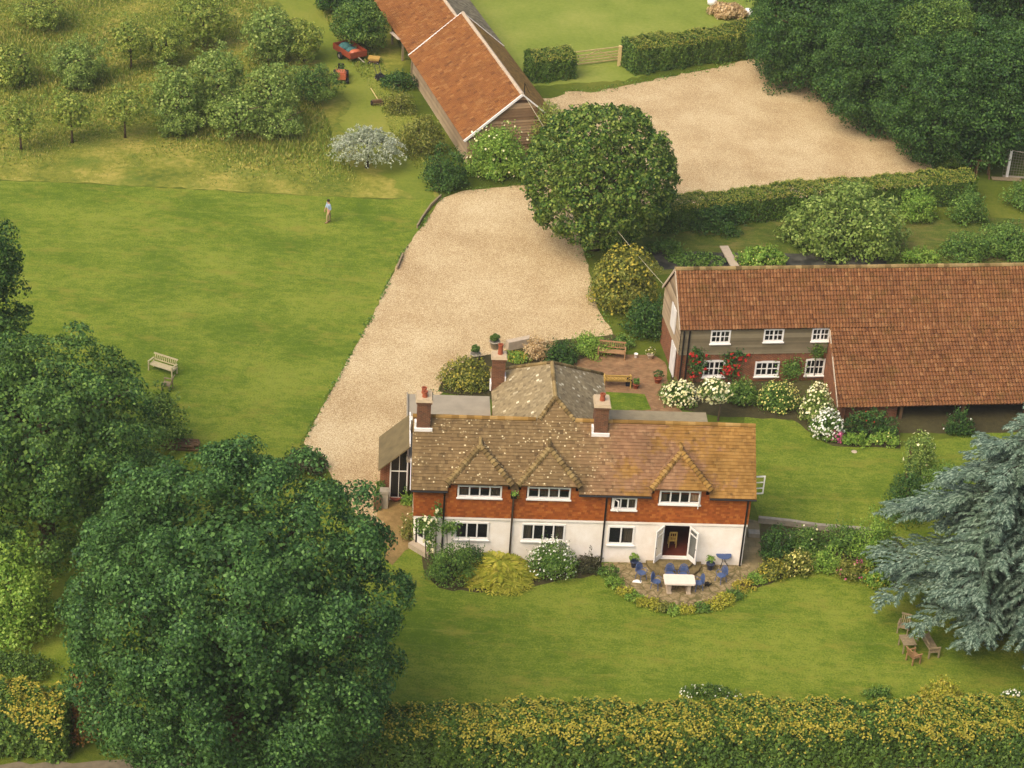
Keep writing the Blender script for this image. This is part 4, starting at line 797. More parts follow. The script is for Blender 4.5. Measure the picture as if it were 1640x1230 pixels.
# orchard
og = 'small orchard trees in the meadow'
for lab, e, kk in (('leftmost of the three small orchard trees standing in line on bare trunks', (-36.43,147.64,2.40,1.38,1.38), 'orchard'), ('middle one of the three small orchard trees standing in line on bare trunks', (-33.09,149.41,2.60,1.64,1.72), 'orchard'), ('rightmost of the three small orchard trees standing in line on bare trunks', (-29.51,150.92,2.40,1.77,1.50), 'orchard'), ('thin young tree with a dark trunk in the long grass above the line of three', (-31.33,163.57,2.40,1.50,2.00), 'orchard')):
    e = (e[0], e[1], e[2], e[3]*1.2, e[4]*1.1); tree(lab, e, kk, 60, .38, 34, .16, 'orchard_tree', 'tree', og, .08, m_bark, amp=.6, shell=.45, zlow=-.75)
for lab, e, kk in (('low grey green orchard bush in the long grass, left of the thin young tree', (-34.94,160.21,1.60,2.08,1.88), 'grey'), ('spreading orchard tree at the left end of the dense clump', (-26.05,153.22,2.50,2.16,3.02), 'grey'), ('tall grey green orchard tree in the middle of the dense clump', (-23.30,155.51,2.90,2.32,3.58), 'grey'), ('wide orchard tree at the front of the dense clump', (-21.47,152.38,1.90,2.75,1.66), 'grey'), ('orchard tree at the right end of the dense clump, near the red mower', (-19.24,154.78,2.50,2.32,3.05), 'grey'), ('orchard tree at the top of the meadow, left of the mown track', (-20.88,166.76,2.40,2.34,2.76), 'grey'), ('faint orchard tree at the very top of the meadow', (-26.61,169.58,2.20,2.75,2.45), 'orchard'), ('pale bush on the left edge of the meadow above the line of three', (-39.79,159.11,1.50,2.14,2.08), 'orchard'), ('dark bush between the middle orchard tree and the grey green bush', (-34.52,158.90,1.10,1.19,1.19), 'grey'), ('yellowish bush at the top left of the meadow', (-39.85,170.46,1.40,2.26,1.42), 'orchard'), ('airy pale bush between the thin young tree and the dense clump', (-28.79,164.88,1.80,1.66,1.66), 'orchard'), ('low pale bush at the foot of the dense clump', (-18.43,152.77,1.10,1.98,1.10), 'grey'), ('pale loose tree right of the tree at the top of the meadow', (-18.23,167.42,1.80,1.61,1.75), 'orchard'), ('low bramble below the grey green orchard tree', (-25.79,152.01,1.00,1.61,1.09), 'grey'), ('small dark orchard tree hiding the back of the red mower', (-16.58,159.63,1.60,1.98,1.46), 'broad')):
    e = (e[0], e[1], e[2], e[3]*1.14, e[4]*1.05); tree(lab, e, kk, 118, .42, 50, .15, 'orchard_tree', 'tree', og, .12, m_bark, amp=.6, shell=.55, zlow=-.95)
big('leafy tree by the open shed, behind the red trailer', (-14.08,170.49,2.10,2.26,2.20), 'broad', .17, .6, .6, .2, zlow=-.7, amp=.2)
big('dark shrubby tree above the one behind the red trailer', (-16.09,178.42,2.00,2.47,2.32), 'dark', .18, .6, .6, .2, zlow=-.7, amp=.2)
# silver weeping pear
def pear(s):
    x, y, a, b, h = s; t = thing('weeping_pear', 'silvery grey weeping tree standing alone beside the meadow track', 'tree', (x, y, 0)); trunk_mb(h*.8, .12, 6, a*.6, .4).build('trunk', m_barkdark, t, True)
    n = 420; d = sph(n*2); d = d[d[:, 2] > -.1][:n]; V = []
    for q in d:
        p = np.array([x, y, h*.45])+q*np.array([a, b, h*.55])*rng.uniform(.55, .95); g = nrm((q+.5*rng.normal(size=3))*np.array([1, 1, .3])); l = rng.uniform(.5, 1.0)
        for k in range(16):
            f = k/16*l; c = p+g*f+np.array([0, 0, .25*f-.75*f*f]); c = c+rng.normal(0, .05, 3)
            if c[2] > .05: V.append(c)
    V = np.array(V); quads_np('crown', loc_leaves(leaves(V, nrm(rng.normal(size=V.shape)+np.array([0, 0, .8])), .19, .42), (x, y)), L['silver'], t)
pear((-11.53,148.56,2.35,1.86,3.00))
# shrubs round the outbuilding
shrub('dark shrub against the outbuilding wall by the push mower', (-10.51,163.38,1.37,1.09,1.31), 'dark', 1600, .15)
shrub('brownish dry shrub on the grass beside the cultivator', (-10.06,158.79,1.24,0.99,1.86), 'olive', 1500, .14)
shrub('tall olive green shrub against the pale side wall of the outbuilding', (-7.78,151.70,1.79,1.42,3.23), 'olive', 2600, .16, amp=.25)
shrub('dark green shrub at the top corner of the gravel drive', (-5.72,146.15,1.56,1.24,3.31), 'dark', 2600, .15)
shrub('yellow green climber with cream flowers below the boarded gable', (-2.02,148.94,2.54,2.01,4.36), 'bright', 5200, .16, fl='cream', nfl=60, fsize=.16, amp=.2, name='climber', cat='climber')
shrub('yellow green climber on the right corner of the boarded gable', (1.54,151.63,1.61,0.96,5.21), 'orchard', 3200, .15, amp=.2, name='climber', cat='climber')
# round the annex garden
shrub('golden green tree beside the drive, left of the annex', (6.89,129.85,2.20,1.96,4.42), 'olive', 4600, .17, amp=.2, fl='yellow', nfl=700, fsize=.16, name='small_tree', cat='tree')
shrub('dark green bush in front of the golden tree, by the terrace', (8.37,126.42,1.44,1.28,2.94), 'dark', 2600, .15)
hedge('low clipped hedge piece on the left of the wooden gate', [(-0.34,167.04),(3.03,168.39)], 2.0, 2.1, 'hedge', 230, .17, 'hedgetop', .5, .22)
hedge('long clipped hedge running from the wooden gate to the dark trees', [(7.55,170.21),(13.00,173.01),(20.23,176.99)], 2.3, 2.4, 'hedge', 230, .17, 'hedgetop', .6, .24)
hedge('rough topped hedge along the near side of the gravel yard', [(9.28,141.79),(13.72,143.45),(18.28,145.54),(25.21,147.82),(32.31,150.15)], 1.9, 2.1, 'hedge', 240, .15, 'hedgetop', .6, amp=.16)
shrub('dark bush in front of the hedge, above the plank bridge', (13.34,142.55,2.28,1.80,1.87), 'dark', 3200, .15)
shrub('wide grey green tree in the garden behind the annex', (22.22,140.93,4.21,3.31,4.71), 'grey', 8200, .24, amp=.3, rc=.8, name='small_tree', cat='tree')
shrub('round bright green bush behind the annex, right of the wide grey green tree', (28.06,146.01,1.38,1.10,2.57), 'bright', 2200, .15)
shrub('loose green bush with a bare stem behind the annex ridge', (31.65,146.32,1.47,1.17,2.62), 'mid', 2000, .15, amp=.3)
shrub('large bush behind the annex ridge at the right edge of the photo', (33.87,141.53,2.57,2.03,2.45), 'mid', 3400, .16, amp=.2)
shrub('bright green bush under the dark trees, left of the chicken run frame', (31.87,155.63,1.17,0.93,1.83), 'bright', 1500, .15)
shrub('dark bush beyond the ditch at the right edge of the garden', (36.41,149.52,1.93,1.53,1.88), 'mid', 1800, .15)
shrub('low marsh plants along the pond, left of the plank bridge', (11.74,136.95,2.08,1.03,0.46), 'mid', 1200, .16, name='marsh_plant', cat='plant')
shrub('leafy yellow tipped marsh plants along the pond, right of the plank bridge', (16.25,137.34,1.91,0.95,1.12), 'bright', 1300, .2, fl='paleyellow', nfl=40, name='marsh_plant', cat='plant')
shrub('low green growth along the annex ridge below the round bright bush', (27.50,139.35,1.55,0.77,0.97), 'bright', 1200, .15, name='marsh_plant', cat='plant')
shrub('low bush beside the pond under the round clipped tree', (9.89,138.11,1.35,0.80,1.04), 'mid', 1200, .14)
shrub('tangled bush behind the annex ridge, below the loose green bush', (30.31,140.18,1.73,1.20,1.99), 'mid', 2000, .15)
# terrace planting
tg = 'plants round the brick terrace'
shrub('yellow green bush between the drive and the flat roof', (-2.74,118.80,1.68,1.50,1.64), 'olive', 2800, .13, fl='yellow', nfl=220, fsize=.12, group=tg)
shrub('small green plant with yellow leaves beside the tall chimney', (0.27,122.21,0.90,0.71,0.41), 'bright', 700, .11, fl='yellow', nfl=90, group=tg, name='plant', cat='plant')
shrub('dry tan bush in the terrace border', (1.58,122.45,0.97,0.78,1.75), 'straw', 1600, .12, group=tg, amp=.25)
shrub('dark green bush behind the ridge of the rear wing', (2.88,122.10,1.09,0.87,1.53), 'dark', 1700, .12, group=tg)
shrub('low rounded green hedge bush left of the slatted bench', (4.75,123.65,1.55,1.23,1.08), 'bright', 2400, .12, group=tg)
shrub('green bush behind the slatted bench', (6.78,124.75,0.79,0.63,0.74), 'mid', 900, .12, group=tg)
# front beds
fg = 'plants in the bed under the front wall'
shrub('mid green bush at the left corner of the front wall', (-2.60,98.30,1.30,1.03,2.25), 'mid', 3000, .11, group=fg)
shrub('dark leaved bush between the mid green bush and the golden conifer', (-1.53,99.25,1.04,0.83,1.61), 'dark', 2000, .11, group=fg)
shrub('round bush dotted with white flowers under the front windows', (2.77,99.41,1.34,1.06,2.15), 'mid', 3400, .1, fl='white', nfl=190, fsize=.095, group=fg)
shrub('small dull purple bush between the white flowered bush and the patio', (4.77,99.96,0.87,0.70,0.90), 'purple', 1300, .1, group=fg)
def sprayplant(label, s, kind, n, l, name, cat, group=None, hang=.6):
    x, y, a, b, h = s; t = thing(name, label, cat, (x, y, 0), 0, group); V = []
    for i in range(n):
        an = rng.uniform(0, 6.283); q = np.array([math.cos(an), math.sin(an), 0]); r = rng.uniform(0, 1)**.55; z = h*(1-r**1.3)*rng.uniform(.35, 1.05)*.9+.12
        p = np.array([x, y, 0])+q*np.array([a, b, 0])*r*.62+np.array([0, 0, z]); side = np.array([-q[1], q[0], 0]); ll = l*rng.uniform(.35, 1.25)
        for k in range(9):
            f = k/9; c = p+q*ll*f+np.array([0, 0, .28*ll*f-hang*ll*f*f]); w = ll*.32*(1-f)+.05
            for sd in (-1, 1):
                tip = c+side*sd*w+q*w*.8+np.array([0, 0, -.12*w+rng.normal(0, .03)]); m_ = q*.04
                if c[2] > .05: V.append([c-m_, c+side*sd*w*.5-m_*.5+np.array([0, 0, .02]), tip, c+side*sd*w*.5+q*w*.55])
    quads_np('foliage', loc_leaves(np.array(V), (x, y)), L[kind], t); m = MB(); m.tube([(0, 0, 0), (0, 0, h*.7)], [.06, .02], 6); m.build('stem', m_bark, t); return t
sprayplant('golden yellow spreading conifer with drooping sprays in front of the wall', (-0.08,98.77,2.23,1.66,1.06), 'gold', 270, 1.25, 'golden_conifer', 'shrub', fg)
# patio edging
pe = 'yellow and green edging plants round the patio'
edge = [(972,925,22,'mid','small dark green edging plant at the left end of the patio rim'),(984,940,22,'bright','green edging plant next to the left end of the patio rim'),(1000,954,26,'gold','tall yellow edging plant on the left side of the patio rim'),(1015,962,24,'bright','leafy edging plant below the tall yellow one'),(1030,969,26,'gold','gold edging plant on the lower left of the patio rim'),(1047,975,26,'gold','bright yellow edging plant left of the rim centre'),(1064,979,24,'olive','olive edging plant left of the lowest point of the rim'),(1080,982,24,'bright','green edging plant at the lowest point of the patio rim'),(1097,982,26,'gold','bright yellow edging plant at the lowest point of the patio rim'),(1124,979,26,'mid','dark edging plant right of the gap in the patio rim'),(1144,975,26,'gold','gold edging plant on the lower right of the patio rim'),(1163,967,26,'gold','bright yellow edging plant on the right of the patio rim'),(1178,958,26,'mid','rounded dark edging plant on the right of the patio rim'),(1192,945,28,'yellow','large yellow edging plant at the right end of the patio rim'),(1210,934,28,'bright','green edging plant where patio rim meets the stone path')]
for (px, py, w, k, lab), s in zip(edge, [(5.77,99.46,0.60,0.48,0.55),(6.19,98.63,0.58,0.46,0.46),(6.71,97.93,0.61,0.49,0.42),(7.20,97.51,0.58,0.46,0.45),(7.69,97.20,0.61,0.49,0.36),(8.25,96.93,0.61,0.49,0.35),(8.80,96.74,0.58,0.46,0.34),(9.33,96.63,0.57,0.46,0.28),(9.88,96.72,0.61,0.48,0.35),(10.78,96.99,0.61,0.49,0.29),(11.45,97.29,0.61,0.49,0.35),(12.10,97.81,0.61,0.49,0.47),(12.63,98.38,0.62,0.49,0.42),(13.14,99.20,0.65,0.52,0.44),(13.78,99.90,0.66,0.52,0.39)]):
    shrub(lab, s, k, 520, .1, rc=.16, amp=.5, name='edging_plant', cat='plant', group=pe)
# border right of the house
sg = 'plants in the border right of the house'
for lab, s, k, n, fl, nf in (('dark bush at the corner of the stone path', (15.01,102.17,0.99,0.79,2.11), 'dark', 1900, None, 0), ('loose rose bush with pale flowers behind the low stone wall', (16.66,103.01,1.20,0.96,1.80), 'mid', 2200, 'cream', 16), ('large green bush in the middle of the right border', (18.85,103.45,1.43,1.14,2.16), 'mid', 2600, None, 0), ('tall green bush near the blue green conifer', (20.35,102.06,1.33,1.06,4.11), 'bright', 3000, None, 0), ('yellow flowering mound at the front corner of the border', (14.69,100.39,0.84,0.67,1.07), 'olive', 1100, 'yellow', 120), ('pale flowering mound along the curved lawn edge', (16.05,101.04,0.88,0.70,1.31), 'olive', 1300, 'paleyellow', 120), ('fresh green clump at the bend of the curved lawn edge', (17.71,101.52,0.95,0.76,1.17), 'bright', 1300, None, 0), ('dusty pink topped mound right of the bend of the lawn edge', (19.05,100.95,0.91,0.73,1.10), 'olive', 1300, 'pink', 40), ('yellow green mound under the tip of the blue green conifer', (20.34,100.35,0.84,0.67,1.07), 'bright', 1200, 'yellow', 60), ('dark shrub at the upper left of the blue green conifer', (22.60,106.89,1.38,1.09,3.61), 'dark', 2600, None, 0), ('dark evergreen bush behind the big conifer on the small lawn', (24.88,108.75,1.79,1.42,2.95), 'mid', 2600, None, 0)):
    shrub(lab, s, k, n, .12, fl=fl, nfl=nf, fsize=.11, group=sg)
# annex border
ag = 'plants in the border along the annex'
for lab, s, k, n, fl, nf, fs in (('spreading bush covered with cream roses by the brick path', (10.21,118.28,1.14,0.91,1.39), 'mid', 1900, 'cream', 260, .15), ('green bush left of the pale yellow bush under the annex windows', (13.95,118.77,1.14,0.91,1.58), 'mid', 1900, 'paleyellow', 14, .12), ('round bush with pale yellow flowers under the annex windows', (16.22,118.34,1.33,1.06,1.82), 'mid', 2200, 'paleyellow', 230, .11), ('tall white flowering bush at the corner of the catslide roof', (18.35,116.74,0.98,0.78,2.82), 'grey', 2000, 'cream', 220, .14), ('low white flowering bush beside the pink flowers', (18.91,115.39,0.97,0.77,1.86), 'mid', 1700, 'white', 240, .14), ('clump of magenta pink flowers below the catslide roof', (19.38,114.98,0.56,0.45,0.72), 'mid', 500, 'pink', 160, .13), ('lime green leafy edging along the annex lawn', (20.62,114.74,0.93,0.46,0.75), 'bright', 900, None, 0, .1), ('second length of lime green edging, nearer the rose pillar', (22.35,114.95,0.93,0.46,0.79), 'bright', 900, 'paleyellow', 20, .1), ('dark climber covering the wall under the catslide eave', (21.55,115.99,1.76,0.61,1.72), 'dark', 2200, 'red', 14, .1), ('dark climber on the post under the catslide eave', (27.01,116.66,0.90,0.45,1.76), 'dark', 1300, 'white', 6, .12)):
    shrub(lab, s, k, n, .13, fl=fl, nfl=nf, fsize=fs, group=ag)
def standard_rose(p, h=1.7):
    t = thing('standard_rose', 'standard rose with a bare stem and a round head of cream white roses', 'rose', p); m = MB(); m.tube([(0, 0, 0), (.03, 0, h*.5), (-.02, 0, h)], [.07, .055, .04], 7); m.build('trunk', m_bark, t)
    c = (p[0]-.45, p[1]+.1, h+.25); quads_np('crown', loc_leaves(clumps(c, 1.0, .8, .75, 34, .4, 34, .12), p), L['mid'], t)
    d = sph(160); pp = np.array(c)+d*np.array([1.05, .85, .8])*rng.uniform(.85, 1.05, (160, 1)); flowers(t, loc_leaves(np.concatenate([leaves(pp, nrm(d), .17, .95), leaves(pp+.03, nrm(d+.5*rng.normal(size=d.shape)), .17, .95)]), p), 'cream')
standard_rose((12.51,116.36,0.00))
def pillar(p):
    t = thing('rose_pillar', 'tall loose climbing rose on dark posts in the middle of the annex lawn', 'rose', p); m = MB(); m.box(-.55, -.4, -.1, .05, 0, 2.6); m.box(.3, .42, .2, .32, 0, 2.4); m.bar((-.5, 0, 2.5), (.4, .25, 2.4), .1); m.build('post', m_oldwood, t)
    c = (p[0]+.05, p[1]-.05, 1.6); quads_np('foliage', loc_leaves(clumps(c, .95, .8, 1.75, 90, .45, 46, .13, amp=.3, zlow=-.9), p), L['grey'], t); d = sph(26); pp = np.array(c)+d*np.array([.95, .8, 1.75]); flowers(t, loc_leaves(leaves(pp, nrm(d), .18, .95), p), 'cream')
pillar((23.71,111.24,0.00))
# climbers on walls
def wall_climber(label, o, yaw, patches, y, kind, fl=None, nfl=0, size=.13, name='climbing_rose'):
    P = []; F = []
    for (xa, xb, za, zb, n) in patches:
        u = rng.normal(0, .33, (n, 2)); u = u[np.abs(u).max(1) < 1]; p = np.stack([(xa+xb)/2+u[:, 0]*(xb-xa)/2*1.3, y-np.abs(rng.normal(0, .12, len(u)))-.03, (za+zb)/2+u[:, 1]*(zb-za)/2*1.3], 1); P.append(p[p[:, 2] > .02])
    P = np.concatenate(P); t = thing(name, label, 'climber', o, yaw); quads_np('foliage', leaves(P, nrm(np.array([0, -1, .6])+.6*rng.normal(size=P.shape)), size), L[kind], t)
    if fl: p = P[rng.integers(0, len(P), nfl)]+np.array([0, -.08, 0]); flowers(t, leaves(np.repeat(p, 5, 0)+rng.normal(0, .05, (nfl*5, 3)), nrm(np.array([0, -1, .6])+.5*rng.normal(size=(nfl*5, 3))), .14, .9), fl)
    m = MB()
    for (xa, xb, za, zb, n) in patches: m.tube([((xa+xb)/2, y-.04, 0), ((xa*.6+xb*.4), y-.06, (za+zb)/2), ((xa+xb)/2, y-.05, zb*.95)], [.03, .025, .01], 5)
    m.build('stem', m_bark, t); return t
wall_climber('climbing rose with scarlet flowers on the annex wall, round the first lower window', BX, BYW, [(.5, 1.9, .3, 2.4, 420), (2.6, 4.0, .2, 1.9, 340), (2.6, 4.4, 1.5, 2.4, 260), (.6, 1.6, 1.6, 2.6, 160)], -.05, 'dark', 'red', 46)
wall_climber('green climber between the second and third lower annex windows', BX, BYW, [(6.3, 8.2, 0, 1.9, 620)], -.05, 'mid', None, 0, .13, 'climber')
wall_climber('small climber under the third upper annex window', BX, BYW, [(8.2, 9.3, 1.6, 2.7, 260)], -.05, 'hedge', None, 0, .12, 'climber')
wall_climber('pale flowered climbing rose on the left corner of the farmhouse', HX, HYW, [(-17.9, -16.4, 1.6, 2.9, 420), (-16.6, -15.4, 1.7, 2.6, 260), (-17.3, -16.6, .2, 2.0, 180), (-16.9, -16.4, 2.6, 3.8, 120)], -.1, 'mid', 'cream', 12)
wall_climber('small bushy plant growing in the hopper between the left dormers', HX, HYW, [(-12.85, -12.45, 4.35, 4.75, 60)], -.35, 'bright', None, 0, .1, 'climber')
shrub('straggly rose by the dirt path at the left end of the house', (-4.97,101.62,0.54,0.43,1.83), 'olive', 700, .1, fl='cream', nfl=14)
shrub('green plant at the porch door', (-5.37,105.15,0.42,0.33,0.75), 'bright', 300, .1, name='plant', cat='plant')
shrub('small weedy plant by the porch corner', (-6.92,105.23,0.28,0.22,1.44), 'mid', 300, .1, name='plant', cat='plant')
shrub('dark purple shrub between the left lawn and the huge dark tree', (-11.54,107.78,1.46,1.16,1.14), 'purple', 2200, .14)
shrub('low dark plant with white flowers in front of the long yellow hedge', (10.98,89.76,1.62,0.61,0.41), 'hedge', 1500, .1, fl='white', nfl=50, fsize=.09, name='plant', cat='plant')
shrub('small green plant behind the yellow hedge, left of the cedar shade', (19.36,90.55,0.82,0.41,0.54), 'mid', 700, .1, name='plant', cat='plant')
shrub('white flowering plant behind the yellow hedge at the right edge', (26.30,91.10,0.63,0.31,0.57), 'mid', 500, .1, fl='white', nfl=60, fsize=.1, name='plant', cat='plant')
# roadside hedges
hedge('long yellow topped hedge along the bottom of the front lawn', [(-8.07,82.61),(3.59,83.99),(15.65,85.37),(28.01,86.88),(35.88,87.84)], 2.0, 3.0, 'hedge', 250, .17, 'yellow', .75, .26, patch=True)
hedge('yellow topped hedge in the bottom left corner', [(-24.69,82.25),(-21.79,82.46),(-19.67,82.50)], 2.0, 3.2, 'hedge', 250, .17, 'yellow', .8, .26, patch=True)
shrub('yellow bush standing up out of the long roadside hedge', (22.11,88.84,1.29,1.15,2.36), 'gold', 2600, .13, fl='yellow', nfl=500, fsize=.13)
shrub('bronze leaved bush at the end of the bottom left hedge', (-19.12,83.38,1.02,0.91,4.33), 'brown', 3400, .14)
# meadow grass
def meadow():
    n = 75000; poly = np.array([(-51.38,187.06),(-17.13,193.80),(-15.68,178.67),(-10.32,163.56),(-6.28,146.06),(-10.03,143.84),(-15.83,143.55),(-23.74,143.34),(-31.62,143.04),(-40.16,142.01)]); lo = poly.min(0); hi = poly.max(0)
    p = rng.uniform(lo, hi, (n*2, 2)); ins = np.zeros(len(p), bool); j = len(poly)-1
    for i in range(len(poly)):
        a, b = poly[i], poly[j]; c = ((a[1] > p[:, 1]) != (b[1] > p[:, 1])) & (p[:, 0] < (b[0]-a[0])*(p[:, 1]-a[1])/(b[1]-a[1]+1e-9)+a[0]); ins ^= c; j = i
    p = p[ins]; f = np.sin(p[:, 0]*.31+1)+np.sin(p[:, 1]*.27+p[:, 0]*.13)+np.sin(p[:, 0]*.83-p[:, 1]*.6)*.7
    trk = np.array([(-21.77,183.44),(-17.94,170.63),(-13.88,159.90),(-11.70,151.62),(-8.94,145.64)]); dmin = np.full(len(p), 99.)
    for a, b in zip(trk[:-1], trk[1:]):
        tt = np.clip(((p-a)@(b-a))/((b-a)@(b-a)), 0, 1)[:, None]; dmin = np.minimum(dmin, np.linalg.norm(p-a-tt*(b-a), axis=1))
    hgt = np.clip(.18+.08*f, .05, .4)*rng.uniform(.6, 1.3, len(p)); front = np.clip((p[:, 1]-lo[1])/9, .25, 1); hgt *= front; keep = (dmin > 2.2) & (rng.random(len(p)) < front); p = p[keep]; hgt = hgt[keep]
    m = len(p); an = rng.uniform(0, 6.283, m); w = rng.uniform(.025, .07, m); t = np.stack([np.cos(an)*w, np.sin(an)*w, np.zeros(m)], 1); b = np.concatenate([p, np.zeros((m, 1))], 1); l = np.stack([rng.normal(0, .35, m)*hgt, rng.normal(0, .35, m)*hgt, hgt], 1)
    tag(quads_np('meadow_grass', np.stack([b-t, b+t, b+l+t*.4, b+l-t*.4], 1), L['blades']), kind='stuff')
meadow()
def edge_weeds(lines, n, spread, name):
    V = []
    for ln in lines:
        a = np.array(ln); sg = np.linalg.norm(np.diff(a, axis=0), axis=1)
        for (p, q, l) in zip(a[:-1], a[1:], sg):
            m = int(n*l); t = rng.random((m, 1)); c = p+(q-p)*t+rng.normal(0, spread, (m, 2)); cl = np.sin(c[:, 0]*1.9+c[:, 1])+np.sin(c[:, 0]*.7-c[:, 1]*1.3)+rng.normal(0, .6, m) > .2; c = c[cl]; m = len(c)
            P = np.concatenate([c, rng.uniform(.04, .16, (m, 1))], 1); V.append(leaves(P, nrm(rng.normal(size=(m, 3))+np.array([0, 0, .7])), .15))
    tag(quads_np(name, np.concatenate(V), L['mid']), kind='stuff')
edge_weeds([[(2.63,164.77),(5.33,165.48),(7.82,167.17),(13.96,171.32),(20.39,176.20)], [(20.39,176.20),(22.73,173.11),(27.00,164.92),(30.14,154.76)], [(-0.28,147.30),(2.62,148.49),(4.05,139.66),(5.35,129.02),(6.55,125.21)], [(-4.48,145.72),(-0.28,147.30)], [(-8.54,104.44),(-7.31,102.24),(-6.07,101.78)], [(-4.50,117.52),(-2.34,119.92),(-0.13,122.86),(2.99,123.76)]], 26, .3, 'gravel_weeds')
edge_weeds([[(-5.86,144.27),(-8.06,134.87),(-9.11,127.00),(-10.50,118.83),(-11.87,110.72),(-10.46,108.73),(-8.54,104.44)]], 34, .09, 'lawn_edge_grass')

# ------------------------------------------------------------------ blue cedar
def cedar(p, H, Rm):
    t = thing('cedar', 'big blue green cedar with layered drooping branches beside the front lawn', 'tree', p); tm = MB(); tm.tube([(0, 0, 0), (.1, 0, H*.3), (0, .1, H*.7), (0, 0, H)], [.42, .34, .18, .04], 9); V = []
    z = .9
    while z < H-.3:
        f = z/H; nb = 7 if f < .75 else 5; Lr = min(Rm*(1-f)**.7*1.04+.3, Rm*(.28+.2*z))
        for i in range(nb):
            an = 2*math.pi*(i+random.random()*.8)/nb; l = Lr*random.uniform(.62, 1.06); q = np.array([math.cos(an), math.sin(an), 0.]); sd = np.array([-q[1], q[0], 0.]); rise = random.uniform(.12, .3); drop = random.uniform(.2, .4)
            pt = lambda s: np.array([0, 0, z])+q*l*s+np.array([0, 0, l*(rise*s-drop*s*s)])+sd*.12*l*math.sin(s*3+i)
            if pt(1)[2] < .3: drop = max(0, rise-(.4-z)/l*-1) if False else min(drop, rise+(z-.35)/l)
            tm.tube([pt(s) for s in (0, .3, .6, .95)], [.09*(1-f)+.03, .07*(1-f)+.02, .04*(1-f)+.015, .012], 5)
            ns = max(4, int(l*2.3))
            for k in range(ns+1):
                s = .14+.84*(k+random.random()*.7)/ns if k < ns else .9; c = pt(min(s, 1))
                for side in (-1, 1):
                    g = nrm(q*random.uniform(.55, 1.1)+sd*side*random.uniform(.5, 1.)) if k < ns else nrm(q+sd*side*.3); bl = (.45+.3*l*(1-.75*s))*random.uniform(.5, 1.2); nn = int(4+bl*9); u = (np.arange(nn)+.5)/nn*bl
                    cc = c+g*u[:, None]; cc[:, 2] += .1*u-.3*u*u/max(bl, .6)*random.uniform(.6, 1.5)+rng.normal(0, .02, nn); pr = np.cross(g, [0, 0, 1])
                    for s2 in (-1, 1):
                        ln = rng.uniform(.16, .4, (nn, 1))*(1-.4*u[:, None]/bl); dv = pr*s2*.8+g*.65; b_ = cc; e_ = cc+dv*ln; e_[:, 2] -= ln[:, 0]*rng.uniform(.15, .55, nn); w_ = g*.045
                        mid = (b_+e_)/2; mid[:, 2] += .03; V.append(np.stack([b_, mid-w_, e_, mid+w_], 1)); e2 = cc+(pr*s2*.35+g*.9)*ln*.8; e2[:, 2] -= ln[:, 0]*.2; m2 = (b_+e2)/2; w2 = pr*.045; V.append(np.stack([b_, m2-w2, e2, m2+w2], 1))
        z += random.uniform(.44, .62)*(1.05 if f < .5 else .8)
    V = np.concatenate(V); ok = V[:, :, 2].min(1) > .03; tm.build('trunk', m_barkdark, t, True); quads_np('crown', V[ok], L['cedar'], t)
cedar((27.12,97.62,0.00), 13.3, 9.4)
# logs under the left trees
m = MB()
for i in range(9): m.tube([(-.9+random.uniform(-.2, .2), (i % 5)*.22, .12+(i//5)*.2), (.9+random.uniform(-.2, .2), (i % 5)*.22+.05, .12+(i//5)*.2)], .1, 7)
lp = m.build('log_pile', m_oldwood); lp.location = (-18.74,109.03,0.00); tag(lp, 'low pile of old logs at the lawn edge beneath the left trees', 'logs')

# ------------------------------------------------------------------ walls, gate, cable, frames
def low_wall(label, pts, w, h, mat, name='low_wall'):
    m = MB(); o = Vector((*pts[0], 0))
    for a, b in zip(pts[:-1], pts[1:]): m.bar((a[0]-o.x, a[1]-o.y, h/2), (b[0]-o.x, b[1]-o.y, h/2), w, h)
    x = m.build(name, mat); x.location = o; return tag(x, label, 'wall')
low_wall('low timber edging where the left lawn drops to the gravel drive', [(-5.91,144.37),(-6.52,142.76),(-6.99,140.71),(-7.24,139.31)], .1, .28, m_greywood, 'lawn_edging')
low_wall('short length of edging beside the gravel drive, lower down the lawn', [(-7.91,135.07),(-8.13,133.04)], .1, .25, m_greywood, 'lawn_edging')
low_wall('low stone wall between the small lawn and the right border', [(14.28,105.68),(15.95,105.57),(17.61,105.33),(20.76,105.27)], .24, .35, m_greystone)
low_wall('low stone coping wall beside the terrace border', [(-0.46,123.29),(1.01,124.13)], .4, .6, m_stone)
low_wall('stone step at the side path by the house corner', [(13.64,104.30),(14.26,104.31)], .45, .25, m_greystone, 'stone_step')
lwp = [(-8.62,105.18),(-9.43,106.36)]
gt = thing('field_gate', 'pale five barred wooden gate between the two clipped hedges', 'gate', (5.08,171.22,0.00)); A_ = Vector((3.21,170.11,0.00))-Vector((5.08,171.22,0.00)); B_ = Vector((6.86,171.93,0.00))-Vector((5.08,171.22,0.00))
m = MB(); up = Vector((0, 0, 1))
for z in (.18, .42, .66, .9, 1.25): m.bar(A_+up*z, B_+up*z, .07, .09)
for s in (0, 1): p = A_.lerp(B_, s); m.bar(p+up*.1, p+up*1.35, .09)
m.bar(A_+up*.2, A_.lerp(B_, .5)+up*1.2, .06); m.bar(B_+up*.2, A_.lerp(B_, .5)+up*1.2, .06); m.build('gate_leaf', m_palewood, gt)
gp = MB(); gp.box(-.14, .14, -.14, .14, 0, 1.7); gp.add([(-.14, -.14, 1.7), (.14, -.14, 1.7), (.14, .14, 1.7), (-.14, .14, 1.7), (0, 0, 1.78)], [(0, 1, 4), (1, 2, 4), (2, 3, 4), (3, 0, 4)]); o = gp.build('gate_post', m_palewood); o.location = (6.90,171.01,0.00); tag(o, 'thick pale gate post at the right end of the field gate', 'post')
